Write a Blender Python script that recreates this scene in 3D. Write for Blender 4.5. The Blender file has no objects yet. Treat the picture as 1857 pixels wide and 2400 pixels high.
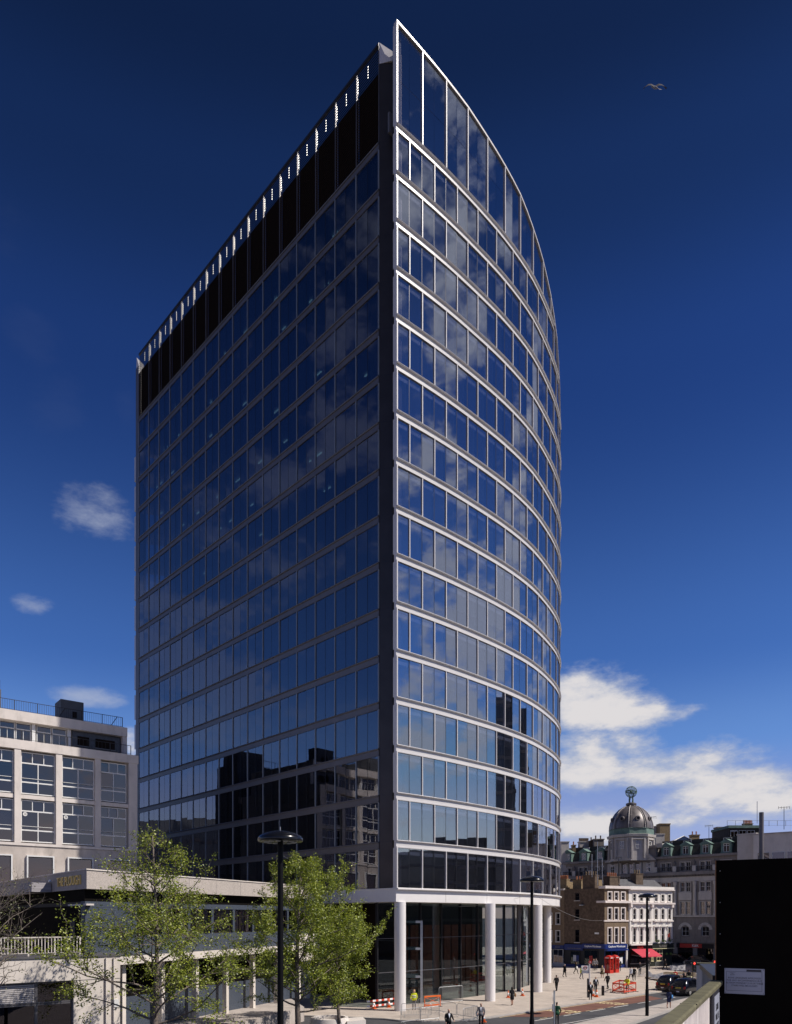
import bpy, bmesh, math, random
import numpy as np
from mathutils import Vector, Matrix
random.seed(7)
R = math.radians
S = bpy.context.scene
COL = S.collection

# ------------------------------------------------------------------ camera
FPX, CX, HY, CH = 1750.0, 928.5, 2149.0, 8.07      # focal length / principal column / horizon row in photograph pixels, eye height
cam = bpy.data.cameras.new('camera'); camo = bpy.data.objects.new('camera', cam); COL.objects.link(camo)
camo.location = (0, 0, CH); camo.rotation_euler = (R(90), 0, 0)
cam.sensor_fit = 'VERTICAL'; cam.sensor_height = 24.0; cam.lens = 24.0*FPX/2400.0
cam.shift_y = (HY-1200.0)/2400.0
cam.clip_start = 0.1; cam.clip_end = 6000
S.camera = camo

# ------------------------------------------------------------------ light
SUN_AZ = Vector((0.968, -0.25, 0)).normalized(); SUN_EL = 47.0
sd = bpy.data.lights.new('sun', 'SUN'); sd.energy = 5.0; sd.angle = R(0.53); sd.color = (1.0, 0.93, 0.85)
so = bpy.data.objects.new('sun', sd); COL.objects.link(so)
sv = Vector((SUN_AZ.x*math.cos(R(SUN_EL)), SUN_AZ.y*math.cos(R(SUN_EL)), math.sin(R(SUN_EL))))
so.rotation_euler = (-sv).to_track_quat('-Z', 'Y').to_euler()
W = bpy.data.worlds.new('World'); S.world = W; W.use_nodes = True
nt = W.node_tree; nt.nodes.clear(); N = nt.nodes.new; L = nt.links.new
def math_n(op, a, b=None, c=None, clamp=False):
    n = N('ShaderNodeMath'); n.operation = op; n.use_clamp = clamp
    for i, v in enumerate((a, b, c)):
        if v is None: continue
        if isinstance(v, (int, float)): n.inputs[i].default_value = v
        else: L(v, n.inputs[i])
    return n.outputs[0]
def sstep(v, a, b):
    n = N('ShaderNodeMapRange'); n.interpolation_type = 'SMOOTHSTEP'; L(v, n.inputs[0])
    n.inputs[1].default_value = a; n.inputs[2].default_value = b; return n.outputs[0]
sky = N('ShaderNodeTexSky'); sky.sky_type = 'NISHITA'; sky.sun_disc = False
sky.sun_elevation = R(SUN_EL); sky.sun_rotation = math.atan2(SUN_AZ.x, SUN_AZ.y)
sky.altitude = 2500; sky.air_density = 1.0; sky.dust_density = 0.35; sky.ozone_density = 3.0
SKY_STRENGTH = 0.085
# deep polarised blue overhead, paler towards the horizon, the same all round
sepd = N('ShaderNodeSeparateXYZ'); tcd = N('ShaderNodeTexCoord'); L(tcd.outputs['Generated'], sepd.inputs[0])
ramp = N('ShaderNodeValToRGB'); L(sepd.outputs[2], ramp.inputs[0]); cr = ramp.color_ramp; cr.interpolation = 'EASE'
RAMP = [(0.0, (.80, .53, .58)), (.14, (.78, .64, .76)), (.2215, (.51, .64, .86)), (.324, (.305, .475, .77)), (.58, (.128, .24, .50)), (.695, (.088, .16, .31)), (.76, (.065, .11, .205)), (1.0, (.045, .075, .14))]
for i, (p_, c_) in enumerate(RAMP):
    e = cr.elements[i] if i < 2 else cr.elements.new(p_)
    e.position = p_; e.color = (*c_, 1)
post = N('ShaderNodeMix'); post.data_type = 'RGBA'; post.blend_type = 'MULTIPLY'; post.inputs[0].default_value = 1
L(sky.outputs[0], post.inputs[6]); L(ramp.outputs[0], post.inputs[7])
gain = N('ShaderNodeMix'); gain.data_type = 'RGBA'; gain.blend_type = 'MULTIPLY'; gain.inputs[0].default_value = 1
L(post.outputs[2], gain.inputs[6]); gain.inputs[7].default_value = (1.75, 1.75, 1.75, 1)
lim = N('ShaderNodeMix'); lim.data_type = 'RGBA'; lim.blend_type = 'DARKEN'; lim.inputs[0].default_value = 1
L(gain.outputs[2], lim.inputs[6]); lim.inputs[7].default_value = (9, 9, 9, 1)
# clouds: cumulus banks near the horizon and thin streaks higher up
tc = N('ShaderNodeTexCoord'); D0 = tc.outputs['Generated']
nz = N('ShaderNodeTexNoise'); nz.inputs['Scale'].default_value = 9.5; nz.inputs['Detail'].default_value = 10; nz.inputs['Roughness'].default_value = .62
mp = N('ShaderNodeMapping'); mp.inputs['Scale'].default_value = (1, 1, 2.2); L(D0, mp.inputs[0]); L(mp.outputs[0], nz.inputs['Vector'])
nz2 = N('ShaderNodeTexNoise'); nz2.inputs['Scale'].default_value = 3.1; nz2.inputs['Detail'].default_value = 7; nz2.inputs['Roughness'].default_value = .55
mp2 = N('ShaderNodeMapping'); mp2.inputs['Scale'].default_value = (1, 1, 1.7); mp2.inputs['Location'].default_value = (3.429, 2.076, 1.494); L(D0, mp2.inputs[0]); L(mp2.outputs[0], nz2.inputs['Vector'])
def pixdir(px, py):
    return Vector(((px-CX)/FPX, 1.0, (HY-py)/FPX)).normalized()
BLOBS = [  # direction given by a photograph pixel, half-width / half-height in radians, weight
    (1370, 1645, .085, .042, 1.2), (1490, 1680, .080, .022, .85), (1370, 1790, .085, .046, 1.15), (1470, 1750, .09, .024, .9), (1560, 1800, .11, .036, 1.15), (1720, 1845, .12, .036, 1.1),
    (1840, 1870, .07, .030, 1.0), (1370, 1935, .060, .035, 1.1), (1480, 1930, .06, .022, .9), (1590, 1925, .04, .012, .75), (1700, 1930, .05, .012, .65),
    (305, 1745, .015, .020, .75)]
SMALL = [(232, 1205, .050, .026, .85), (205, 1632, .044, .013, .74), (80, 1418, .024, .012, .68)]
FAINT = [(15, 565, .03, .03, .9), (85, 785, .03, .03, .9), (125, 950, .04, .03, .9), (300, 970, .02, .03, .9)]
sep = N('ShaderNodeSeparateXYZ'); L(D0, sep.inputs[0])
def bank(lst):
    acc = None
    for (px, py, hw, hh, wt) in lst:
        d = pixdir(px, py); az = math.atan2(d.x, d.y)
        c = N('ShaderNodeVectorMath'); c.operation = 'SUBTRACT'; L(D0, c.inputs[0]); c.inputs[1].default_value = d
        m = N('ShaderNodeVectorRotate'); m.rotation_type = 'Z_AXIS'; m.inputs['Angle'].default_value = az; L(c.outputs[0], m.inputs['Vector'])
        s = N('ShaderNodeVectorMath'); s.operation = 'DIVIDE'; L(m.outputs[0], s.inputs[0]); s.inputs[1].default_value = (hw, 1.0, hh)
        l = N('ShaderNodeVectorMath'); l.operation = 'LENGTH'; L(s.outputs[0], l.inputs[0])
        g = math_n('MULTIPLY', sstep(l.outputs['Value'], 1.5, 0.0), wt)
        acc = g if acc is None else math_n('MAXIMUM', acc, g)
    return math_n('ADD', math_n('MULTIPLY', acc, .62), math_n('MULTIPLY', math_n('MULTIPLY', math_n('SUBTRACT', nz.outputs[0], .5), 1.75), sstep(acc, 0.0, .25)))
cu = bank(BLOBS)
cum = math_n('MAXIMUM', math_n('MAXIMUM', sstep(cu, .12, .66), math_n('MULTIPLY', sstep(bank(SMALL), .10, .75), .62)), math_n('MULTIPLY', sstep(bank(FAINT), .2, .8), .012))
# unseen fair-weather cloud, thickest right for the mirroring glass, thinned elsewhere to deepen shade
side = math_n('ADD', sstep(sep.outputs[0], .45, .75), math_n('MULTIPLY', sstep(sep.outputs[0], -.45, -.75), .27))
behind = math_n('MULTIPLY', sstep(sep.outputs[1], -.05, -.4), .42)
cov = math_n('MULTIPLY', math_n('MAXIMUM', side, behind), sstep(sep.outputs[2], -.02, .10))
far = math_n('MULTIPLY', sstep(math_n('ADD', nz2.outputs[0], math_n('MULTIPLY', math_n('SUBTRACT', nz.outputs[0], .5), .9)), .51, .68), cov)
cl = math_n('MAXIMUM', cum, math_n('MULTIPLY', far, .78))
cloudcol = N('ShaderNodeMix'); cloudcol.data_type = 'RGBA'
L(sstep(math_n('ADD', cu, math_n('MULTIPLY', math_n('SUBTRACT', nz.outputs[0], .5), .8)), .32, .85), cloudcol.inputs[0])
cloudcol.inputs[6].default_value = (5.4, 5.9, 7.2, 1); cloudcol.inputs[7].default_value = (8.6, 8.3, 8.4, 1)
skymix = N('ShaderNodeMix'); skymix.data_type = 'RGBA'; L(cl, skymix.inputs[0]); L(lim.outputs[2], skymix.inputs[6]); L(cloudcol.outputs[2], skymix.inputs[7])
bg = N('ShaderNodeBackground'); bg.inputs[1].default_value = SKY_STRENGTH; L(skymix.outputs[2], bg.inputs[0])
wo = N('ShaderNodeOutputWorld'); L(bg.outputs[0], wo.inputs[0])
vs = S.view_settings; vs.view_transform = 'Standard'; vs.look = 'None'; vs.exposure = 0.0; vs.gamma = 1.0; vs.use_curve_mapping = False
S.render.engine = 'CYCLES'; S.cycles.use_denoising = True
S.cycles.max_bounces = 6; S.cycles.diffuse_bounces = 3; S.cycles.glossy_bounces = 4; S.cycles.transparent_max_bounces = 8; S.cycles.caustics_reflective = False; S.cycles.caustics_refractive = False

# ------------------------------------------------------------------ helpers
def P(px, py, Y):
    "point at depth Y that the photograph shows at (px, py)"
    return Vector(((px-CX)/FPX*Y, Y, CH+(HY-py)/FPX*Y))
def G(px, py, z=0.0):
    "point on level z that the photograph shows at (px, py)"
    Y = (CH-z)*FPX/(py-HY); return Vector(((px-CX)/FPX*Y, Y, z))

class MB:
    def __init__(s): s.v = []; s.f = []; s.m = []
    def add(s, vs, fs, mi=0):
        b = len(s.v); s.v += [tuple(v) for v in vs]; s.f += [tuple(b+i for i in f) for f in fs]; s.m += [mi]*len(fs); return s
    def box(s, x0, x1, y0, y1, z0, z1, fr=None, mi=0):
        p = [(x, y, z) for z in (z0, z1) for x, y in ((x0, y0), (x1, y0), (x1, y1), (x0, y1))]
        if fr: p = [fr(*q) for q in p]
        return s.add(p, [(3, 2, 1, 0), (4, 5, 6, 7), (0, 1, 5, 4), (1, 2, 6, 5), (2, 3, 7, 6), (3, 0, 4, 7)], mi)
    def prism(s, poly, z0, z1, fr=None, mi=0):
        n = len(poly); p = [(x, y, z0) for x, y in poly]+[(x, y, z1) for x, y in poly]
        if fr: p = [fr(*q) for q in p]
        return s.add(p, [tuple(range(n-1, -1, -1)), tuple(range(n, 2*n))]+[(i, (i+1) % n, n+(i+1) % n, n+i) for i in range(n)], mi)
    def tube(s, path, r, n=6, mi=0, cap=True):
        path = [Vector(p) for p in path]; rr = r if isinstance(r, (list, tuple)) else [r]*len(path)
        rings = []; up = None
        for i, p in enumerate(path):
            d = (path[min(i+1, len(path)-1)]-path[max(i-1, 0)])
            d = d.normalized() if d.length > 1e-9 else Vector((0, 0, 1))
            if up is None: up = d.orthogonal().normalized()
            a = (up-d*up.dot(d)); a = a.normalized() if a.length > 1e-6 else d.orthogonal().normalized(); up = a; b = d.cross(a)
            rings.append([p+(a*math.cos(2*math.pi*k/n)+b*math.sin(2*math.pi*k/n))*rr[i] for k in range(n)])
        vs = [q for ring in rings for q in ring]
        fs = [(i*n+k, i*n+(k+1) % n, (i+1)*n+(k+1) % n, (i+1)*n+k) for i in range(len(path)-1) for k in range(n)]
        if cap: fs += [tuple(range(n-1, -1, -1)), tuple((len(path)-1)*n+k for k in range(n))]
        return s.add(vs, fs, mi)
    def lathe(s, prof, n=16, c=(0, 0, 0), mi=0, ph=0.0):
        vs = []; 
        for r, z in prof:
            vs += [(c[0]+r*math.cos(2*math.pi*k/n+ph), c[1]+r*math.sin(2*math.pi*k/n+ph), c[2]+z) for k in range(n)]
        fs = [(i*n+k, i*n+(k+1) % n, (i+1)*n+(k+1) % n, (i+1)*n+k) for i in range(len(prof)-1) for k in range(n)]
        fs += [tuple(range(n-1, -1, -1)), tuple((len(prof)-1)*n+k for k in range(n))]
        return s.add(vs, fs, mi)
    def ball(s, c, r, n=10, m=6, sc=(1, 1, 1), mi=0):
        prof = [(max(1e-4, math.sin(math.pi*i/m)), -math.cos(math.pi*i/m)) for i in range(m+1)]
        b = len(s.v); s.lathe(prof, n, (0, 0, 0), mi)
        s.v[b:] = [(c[0]+v[0]*r*sc[0], c[1]+v[1]*r*sc[1], c[2]+v[2]*r*sc[2]) for v in s.v[b:]]; return s
    def sweep(s, pts, nrm, prof, mi=0, closed=True):
        "profile [(outward, z)] carried along plan points with outward normals"
        k = len(prof); vs = []
        for p, n in zip(pts, nrm): vs += [(p[0]+n[0]*a, p[1]+n[1]*a, z) for a, z in prof]
        fs = []; m = k if closed else k-1
        for i in range(len(pts)-1):
            for j in range(m): fs.append((i*k+j, (i+1)*k+j, (i+1)*k+(j+1) % k, i*k+(j+1) % k))
        if closed: fs += [tuple(range(k)), tuple((len(pts)-1)*k+j for j in range(k-1, -1, -1))]
        return s.add(vs, fs, mi)
    def mesh(s, name, mats, smooth=False):
        me = bpy.data.meshes.new(name); me.from_pydata(s.v, [], s.f)
        for m in (mats if isinstance(mats, (list, tuple)) else [mats]): me.materials.append(M[m] if isinstance(m, str) else m)
        me.polygons.foreach_set('material_index', s.m)
        if smooth: me.polygons.foreach_set('use_smooth', [True]*len(me.polygons))
        me.update()
        bm = bmesh.new(); bm.from_mesh(me); bmesh.ops.recalc_face_normals(bm, faces=bm.faces); bm.to_mesh(me); bm.free()
        return me
    def build(s, name, mats, parent=None, smooth=False, **kw):
        return obj(name, s.mesh(name, mats, smooth), parent, **kw)

def obj(name, me, parent=None, loc=None, rotz=None, world=True, label=None, cat=None, group=None, kind=None, mw=None):
    o = bpy.data.objects.new(name, me); COL.objects.link(o)
    if parent is not None:
        o.parent = parent
        if world:      # vertices are in world space: undo the parent's placement
            o.matrix_parent_inverse = Matrix.Translation(-PLACE.get(parent.name, Vector((0, 0, 0))))
    if loc is not None: o.location = loc
    if rotz is not None: o.rotation_euler = (0, 0, rotz)
    if mw is not None: o.matrix_basis = mw
    tag(o, label, cat, group, kind); return o
PLACE = {}
def tag(o, label=None, cat=None, group=None, kind=None):
    if label: o['label'] = label
    if cat: o['category'] = cat
    if group: o['group'] = group
    if kind: o['kind'] = kind
    return o
def thing(name, label, cat, loc=(0, 0, 0), rotz=0.0, group=None, kind=None):
    o = bpy.data.objects.new(name, None); COL.objects.link(o); o.empty_display_size = .2
    o.location = loc; o.rotation_euler = (0, 0, rotz); PLACE[o.name] = Vector(loc)
    return tag(o, label, cat, group, kind)
def copy_tree(o, loc, rotz, label=None, group=None, scale=None):
    r = o.copy(); COL.objects.link(r); r.location = loc; r.rotation_euler = (0, 0, rotz)
    if scale: r.scale = (scale,)*3
    if label: r['label'] = label
    if group: r['group'] = group
    for ch in list(o.children):
        c = ch.copy(); COL.objects.link(c); c.parent = r
        for g in list(ch.children):
            d = g.copy(); COL.objects.link(d); d.parent = c
    return r
def frame(o, ang_dir, out):
    "wall coordinates (along, outward, z) -> world"
    o = Vector(o[:2]); d = Vector(ang_dir).normalized(); n = Vector(out).normalized()
    return lambda s, n_, z: (o.x+d.x*s+n.x*n_, o.y+d.y*s+n.y*n_, z)
def smooth_by_angle(me, a=40):
    me.polygons.foreach_set('use_smooth', [True]*len(me.polygons))
    try: me.set_sharp_from_angle(angle=R(a))
    except Exception: pass
    return me

# ------------------------------------------------------------------ materials
M = {}
def mat(name, col, rough=.7, metal=0.0, vary=0.0, scale=3.0, col2=None, bump=0.0, bscale=None, spec=.4, stain=0.0, stretch=None, detail=6):
    m = bpy.data.materials.new(name); m.use_nodes = True; t = m.node_tree; b = t.nodes['Principled BSDF']
    b.inputs['Base Color'].default_value = (*col, 1); b.inputs['Roughness'].default_value = rough; b.inputs['Metallic'].default_value = metal
    b.inputs['Specular IOR Level'].default_value = spec
    if vary or col2 or bump or stain:
        g = t.nodes.new('ShaderNodeNewGeometry'); mpn = t.nodes.new('ShaderNodeMapping'); t.links.new(g.outputs['Position'], mpn.inputs[0])
        if stretch: mpn.inputs['Scale'].default_value = stretch
        n = t.nodes.new('ShaderNodeTexNoise'); n.inputs['Scale'].default_value = scale; n.inputs['Detail'].default_value = detail; n.inputs['Roughness'].default_value = .6
        t.links.new(mpn.outputs[0], n.inputs['Vector'])
        rmp = t.nodes.new('ShaderNodeMapRange'); rmp.inputs[1].default_value = .32; rmp.inputs[2].default_value = .68; t.links.new(n.outputs[0], rmp.inputs[0])
        mx = t.nodes.new('ShaderNodeMix'); mx.data_type = 'RGBA'; t.links.new(rmp.outputs[0], mx.inputs[0])
        c2 = col2 or tuple(c*(1+vary) for c in col); c1 = col if col2 else tuple(c*(1-vary) for c in col)
        mx.inputs[6].default_value = (*c1, 1); mx.inputs[7].default_value = (*c2, 1)
        out = mx.outputs[2]
        if stain:
            n3 = t.nodes.new('ShaderNodeTexNoise'); n3.inputs['Scale'].default_value = .55; n3.inputs['Detail'].default_value = 8; n3.inputs['Roughness'].default_value = .68
            mp3 = t.nodes.new('ShaderNodeMapping'); mp3.inputs['Scale'].default_value = (2.2, 2.2, .7); t.links.new(g.outputs['Position'], mp3.inputs[0]); t.links.new(mp3.outputs[0], n3.inputs['Vector'])
            r3 = t.nodes.new('ShaderNodeMapRange'); r3.inputs[1].default_value = .52; r3.inputs[2].default_value = .75; r3.inputs[3].default_value = 1; r3.inputs[4].default_value = 1-stain; t.links.new(n3.outputs[0], r3.inputs[0])
            mm = t.nodes.new('ShaderNodeMix'); mm.data_type = 'RGBA'; mm.blend_type = 'MULTIPLY'; mm.inputs[0].default_value = 1; t.links.new(out, mm.inputs[6]); t.links.new(r3.outputs[0], mm.inputs[7]); out = mm.outputs[2]
        t.links.new(out, b.inputs['Base Color'])
        if bump:
            bn = t.nodes.new('ShaderNodeBump'); bn.inputs['Strength'].default_value = bump; bn.inputs['Distance'].default_value = .02
            n2 = t.nodes.new('ShaderNodeTexNoise'); n2.inputs['Scale'].default_value = bscale or scale*4; n2.inputs['Detail'].default_value = 4
            t.links.new(g.outputs['Position'], n2.inputs['Vector']); t.links.new(n2.outputs[0], bn.inputs['Height']); t.links.new(bn.outputs[0], b.inputs['Normal'])
    M[name] = m; return m
def glass_mat(name, f0=.34, tint=(.80, .88, 1.0), through=(.22, .27, .33), rough=.0, wave=.0):
    m = bpy.data.materials.new(name); m.use_nodes = True; t = m.node_tree; t.nodes.clear()
    o = t.nodes.new('ShaderNodeOutputMaterial'); mx = t.nodes.new('ShaderNodeMixShader'); tr = t.nodes.new('ShaderNodeBsdfTransparent'); gl = t.nodes.new('ShaderNodeBsdfGlossy')
    tr.inputs[0].default_value = (*through, 1); gl.inputs['Color'].default_value = (*tint, 1); gl.inputs['Roughness'].default_value = rough
    lw = t.nodes.new('ShaderNodeLayerWeight'); lw.inputs[0].default_value = .5
    pw = t.nodes.new('ShaderNodeMath'); pw.operation = 'POWER'; pw.inputs[1].default_value = 3.2; t.links.new(lw.outputs['Facing'], pw.inputs[0])
    mr = t.nodes.new('ShaderNodeMapRange'); mr.inputs[3].default_value = f0; mr.inputs[4].default_value = .96; t.links.new(pw.outputs[0], mr.inputs[0])
    t.links.new(mr.outputs[0], mx.inputs[0]); t.links.new(tr.outputs[0], mx.inputs[1]); t.links.new(gl.outputs[0], mx.inputs[2]); t.links.new(mx.outputs[0], o.inputs[0])
    if wave:
        g = t.nodes.new('ShaderNodeNewGeometry'); n = t.nodes.new('ShaderNodeTexNoise'); n.inputs['Scale'].default_value = .55; n.inputs['Detail'].default_value = 1; t.links.new(g.outputs['Position'], n.inputs['Vector'])
        bn = t.nodes.new('ShaderNodeBump'); bn.inputs['Strength'].default_value = wave; bn.inputs['Distance'].default_value = .05; t.links.new(n.outputs[0], bn.inputs['Height']); t.links.new(bn.outputs[0], gl.inputs['Normal'])
    M[name] = m; return m
def emit_mat(name, col, s):
    m = bpy.data.materials.new(name); m.use_nodes = True; b = m.node_tree.nodes['Principled BSDF']
    b.inputs['Base Color'].default_value = (*col, 1); b.inputs['Emission Color'].default_value = (*col, 1); b.inputs['Emission Strength'].default_value = s; M[name] = m
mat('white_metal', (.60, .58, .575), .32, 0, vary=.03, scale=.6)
mat('grey_shade_metal', (.125, .12, .13), .42, .2, vary=.08, scale=.8)  # plain grey parts, and white bands with the straight side's shade in the colour
mat('column_white', (.74, .715, .70), .4, vary=.03, scale=.8)
mat('mullion_shade', (.27, .30, .33), .4, .2)  # white mullions toned blue-grey, shade of the straight side put into the colour
mat('bronze_metal', (.062, .050, .044), .30, .6, vary=.15, scale=.5)
mat('dark_metal', (.03, .03, .035), .4, .4)
mat('louvre_black', (.019, .012, .009), .8, spec=.06)
mat('bright_steel', (.80, .80, .78), .30, .85)
mat('galvanised', (.42, .43, .44), .45, .7, vary=.15, scale=6)
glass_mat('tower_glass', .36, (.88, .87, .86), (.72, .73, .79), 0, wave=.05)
glass_mat('tower_glass_shade', .24, (.55, .54, .57), (.50, .53, .60), 0, wave=.06)  # same glass tinted dimmer, so the shaded straight side reads darker
glass_mat('lobby_glass', .06, (.8, .85, .9), (.62, .68, .68))
glass_mat('window_glass', .16, (.80, .68, .68), (.32, .34, .38), .01, wave=.12)
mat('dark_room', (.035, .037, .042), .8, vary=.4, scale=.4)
mat('ceiling_tile', (.46, .47, .52), .8)
mat('blind_box', (.58, .64, .74), .5)
mat('core_wall', (.12, .12, .13), .8)
mat('lobby_panel', (.34, .10, .055), .5, vary=.25, scale=1.5)
mat('soffit', (.62, .60, .58), .6)
mat('paving', (.50, .435, .375), .85, vary=.12, scale=.45, stain=.12, bump=.25, bscale=3)
mat('paving_pale', (.46, .41, .37), .85, vary=.13, scale=.6, stain=.15, bump=.2, bscale=3)
mat('asphalt', (.062, .062, .068), .9, vary=.22, scale=.5, bump=.3, bscale=12)
mat('asphalt_patch', (.045, .045, .05), .9, vary=.25, scale=1.2)
mat('red_tarmac', (.165, .075, .055), .9, vary=.18, scale=.8, stain=.25)
mat('granite_kerb', (.36, .335, .31), .8, vary=.15, scale=1.2)
mat('road_white', (.72, .70, .66), .8, vary=.12, scale=2)
mat('road_yellow', (.66, .53, .30), .8, vary=.2, scale=2)

def pave_joints(name, w, h, ang, depth=.18):
    "thin dark joints between paving slabs, worked into a paving material's colour and relief"
    m = M[name]; t = m.node_tree; b = t.nodes['Principled BSDF']; src = b.inputs['Base Color'].links[0].from_socket
    g = t.nodes.new('ShaderNodeNewGeometry'); mpn = t.nodes.new('ShaderNodeMapping'); mpn.inputs['Rotation'].default_value = (0, 0, R(ang)); t.links.new(g.outputs['Position'], mpn.inputs[0])
    br = t.nodes.new('ShaderNodeTexBrick'); br.inputs['Scale'].default_value = 1; br.inputs['Brick Width'].default_value = w; br.inputs['Row Height'].default_value = h; br.inputs['Mortar Size'].default_value = .012
    br.inputs['Color1'].default_value = (1.04, 1.03, 1.02, 1); br.inputs['Color2'].default_value = (.93, .93, .94, 1); br.inputs['Mortar'].default_value = (1-depth*2.5, 1-depth*2.6, 1-depth*2.7, 1)
    t.links.new(mpn.outputs[0], br.inputs['Vector']); mm = t.nodes.new('ShaderNodeMix'); mm.data_type = 'RGBA'; mm.blend_type = 'MULTIPLY'; mm.inputs[0].default_value = 1
    t.links.new(src, mm.inputs[6]); t.links.new(br.outputs[0], mm.inputs[7]); t.links.new(mm.outputs[2], b.inputs['Base Color'])
pave_joints('paving', .9, .6, -45); pave_joints('paving_pale', .75, .5, -45)
# ------------------------------------------------------------------ ground
HID = 'structure'
MB().box(-3000, 3000, -300, 4000, -.5, -.12).build('ground', 'asphalt', kind=HID)
K0 = Vector((7.5, 60.1)); KD = Vector((.712, .702)).normalized(); KN = Vector((KD.y, -KD.x))     # kerb line of the plaza: start, direction, towards the road
def road(t, o, z=-.11): q = K0+KD*t+KN*o; return (q.x, q.y, z)
pave = [(-60, 70), (-12, 62.3), (-5, 60.6), (-1, 59.4), (.25, 58.4), (2, 58.0), (3.8, 58.1), (5.6, 58.9), (7.5, 60.1)]
for t in (29, 60): q = K0+KD*t; pave.append((q.x, q.y))
pave += [(95, 140), (95, 200), (-60, 200)]
MB().prism(pave, -.3, 0).build('pavement', 'paving', kind=HID)
kp = pave[1:10]; kn = []
for i, p in enumerate(kp):
    a = Vector(kp[max(i-1, 0)]); b = Vector(kp[min(i+1, len(kp)-1)]); d = (b-a).normalized(); kn.append((d.y, -d.x))
MB().sweep(kp, kn, [(-.28, -.2), (.02, -.2), (.02, -.02), (0, .006), (-.28, .006)]).build('kerb', 'granite_kerb', kind=HID)
isl = [(9.2, 51.5), (13.3, 56.3), (29.5, 75.1), (45, 93), (52, 93), (36, 77), (23.9, 64.8), (18, 56.7), (14.2, 50.5)]
MB().prism(isl, -.3, -.01).build('pavement', 'paving_pale', kind=HID)
ke = isl[:4]; kd = (Vector(ke[-1])-Vector(ke[0])).normalized(); MB().sweep(ke, [(-kd.y, kd.x)]*4, [(-.25, -.2), (.02, -.2), (.02, -.01), (-.25, -.004)]).build('kerb', 'granite_kerb', kind=HID)
ke = isl[5:]; kd = (Vector(ke[-1])-Vector(ke[0])).normalized(); MB().sweep(ke, [(-kd.y, kd.x)]*4, [(-.25, -.2), (.02, -.2), (.02, -.01), (-.25, -.004)]).build('kerb', 'granite_kerb', kind=HID)
MB().add([road(4.2, 3.0), road(1.8, .05), road(26, .05), road(24, 3.0)], [(0, 1, 2, 3)]).build('bus_lane', 'red_tarmac', kind=HID)
def stripe(mb, t0, t1, o, w, z=-.102): mb.add([road(t0, o-w/2, z), road(t1, o-w/2, z), road(t1, o+w/2, z), road(t0, o+w/2, z)], [(0, 1, 2, 3)])
mk = MB()
for t in (1.5, 5.6, 9.7, 13.8, 18.2, 23.5, 29): stripe(mk, t, t+2.6, 3.35, .14)
stripe(mk, -6, 9.0, 5.9, .1)
mk.build('lane_marking', 'road_white', kind=HID)
mk = MB(); stripe(mk, 1.0, 26, .28, .12)
for t in (2.8, 4.6, 6.3, 8.0, 9.7, 11.6, 13.4): stripe(mk, t, t+1.0, 2.95, .11)
mk.build('lane_marking', 'road_yellow', kind=HID)
def text_mesh(txt, size=1.0, ext=.0, name='lettering', m='road_white', bold=0.0, spacing=1.0):
    c = bpy.data.curves.new(name, 'FONT'); c.body = txt; c.size = size; c.extrude = ext; c.offset = bold; c.align_x = 'CENTER'; c.align_y = 'CENTER'; c.resolution_u = 3; c.space_character = spacing
    o = bpy.data.objects.new(name, c); COL.objects.link(o); dg = bpy.context.evaluated_depsgraph_get()
    me = bpy.data.meshes.new_from_object(o.evaluated_get(dg)); me.materials.clear(); me.materials.append(M[m])
    bpy.data.objects.remove(o); bpy.data.curves.remove(c); me.name = name; return me
def text_on(txt, size, pos, right, up, ext=.004, m='road_white', parent=None, name='lettering', bold=0.0, sx=1.0, sy=1.0, spacing=1.0, **kw):
    me = text_mesh(txt, size, ext, name, m, bold, spacing); r = Vector(right).normalized(); u = Vector(up).normalized(); n = r.cross(u)
    mw = Matrix.Translation(pos) @ Matrix((r, u, n)).transposed().to_4x4() @ Matrix.Diagonal((sx, sy, 1, 1))
    me.transform(mw); return obj(name, me, parent, **kw)
for t in (8.2, 16.5):
    text_on('BUS STOP', .62, Vector(road(t, 1.55, -.100)), (KN.x, KN.y, 0), (KD.x, KD.y, 0), ext=0, m='road_yellow', name='road_lettering', bold=.02, sy=3.6, kind=HID)

# ------------------------------------------------------------------ the glass office tower
TW = thing('office_tower', 'tall dark glass office tower with white bands, a straight side and a curved side', 'tower', (0, 70, 0))
C0 = Vector((0, 63.64)); U = Vector((-.6796, .7336)).normalized(); NL = Vector((U.y*-1, U.x)).normalized()
if NL.y > 0: NL = -NL
TH = [(0, 39.6), (1.5, 40.4), (4.5, 42), (7.5, 44.6), (12, 46.3), (16.5, 50.7), (19.5, 54), (22.5, 59.6), (25.5, 62), (28.5, 65), (31.5, 71), (34.5, 77), (37.5, 83), (40.5, 89), (46, 104), (62, 160)]
ZT = [(0, 84.45), (3, 84.17), (6, 83.92), (9, 83.67), (15, 82.58), (18, 81.97), (21, 80.73), (24, 79.62), (27, 77.94), (30, 75.4), (33, 71.2), (36, 66), (39, 60), (42, 53)]
ztop = lambda s: float(np.interp(s, *zip(*ZT)))
cp = [C0.copy()]
for i in range(41):
    a = R(float(np.interp(i*1.5+.75, *zip(*TH)))); cp.append(cp[-1]+Vector((math.cos(a), math.sin(a)))*1.5)
NMOD = 28
def nrm(i):
    a = cp[max(i-1, 0)]; b = cp[min(i+1, len(cp)-1)]; d = (b-a).normalized(); return Vector((d.y, -d.x))
cn = [nrm(i) for i in range(len(cp))]
LEND = C0+U*51.3
FH, GH, Z0 = 4.073, 3.40, 10.58
rows = [Z0+FH*r for r in range(16)]
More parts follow.
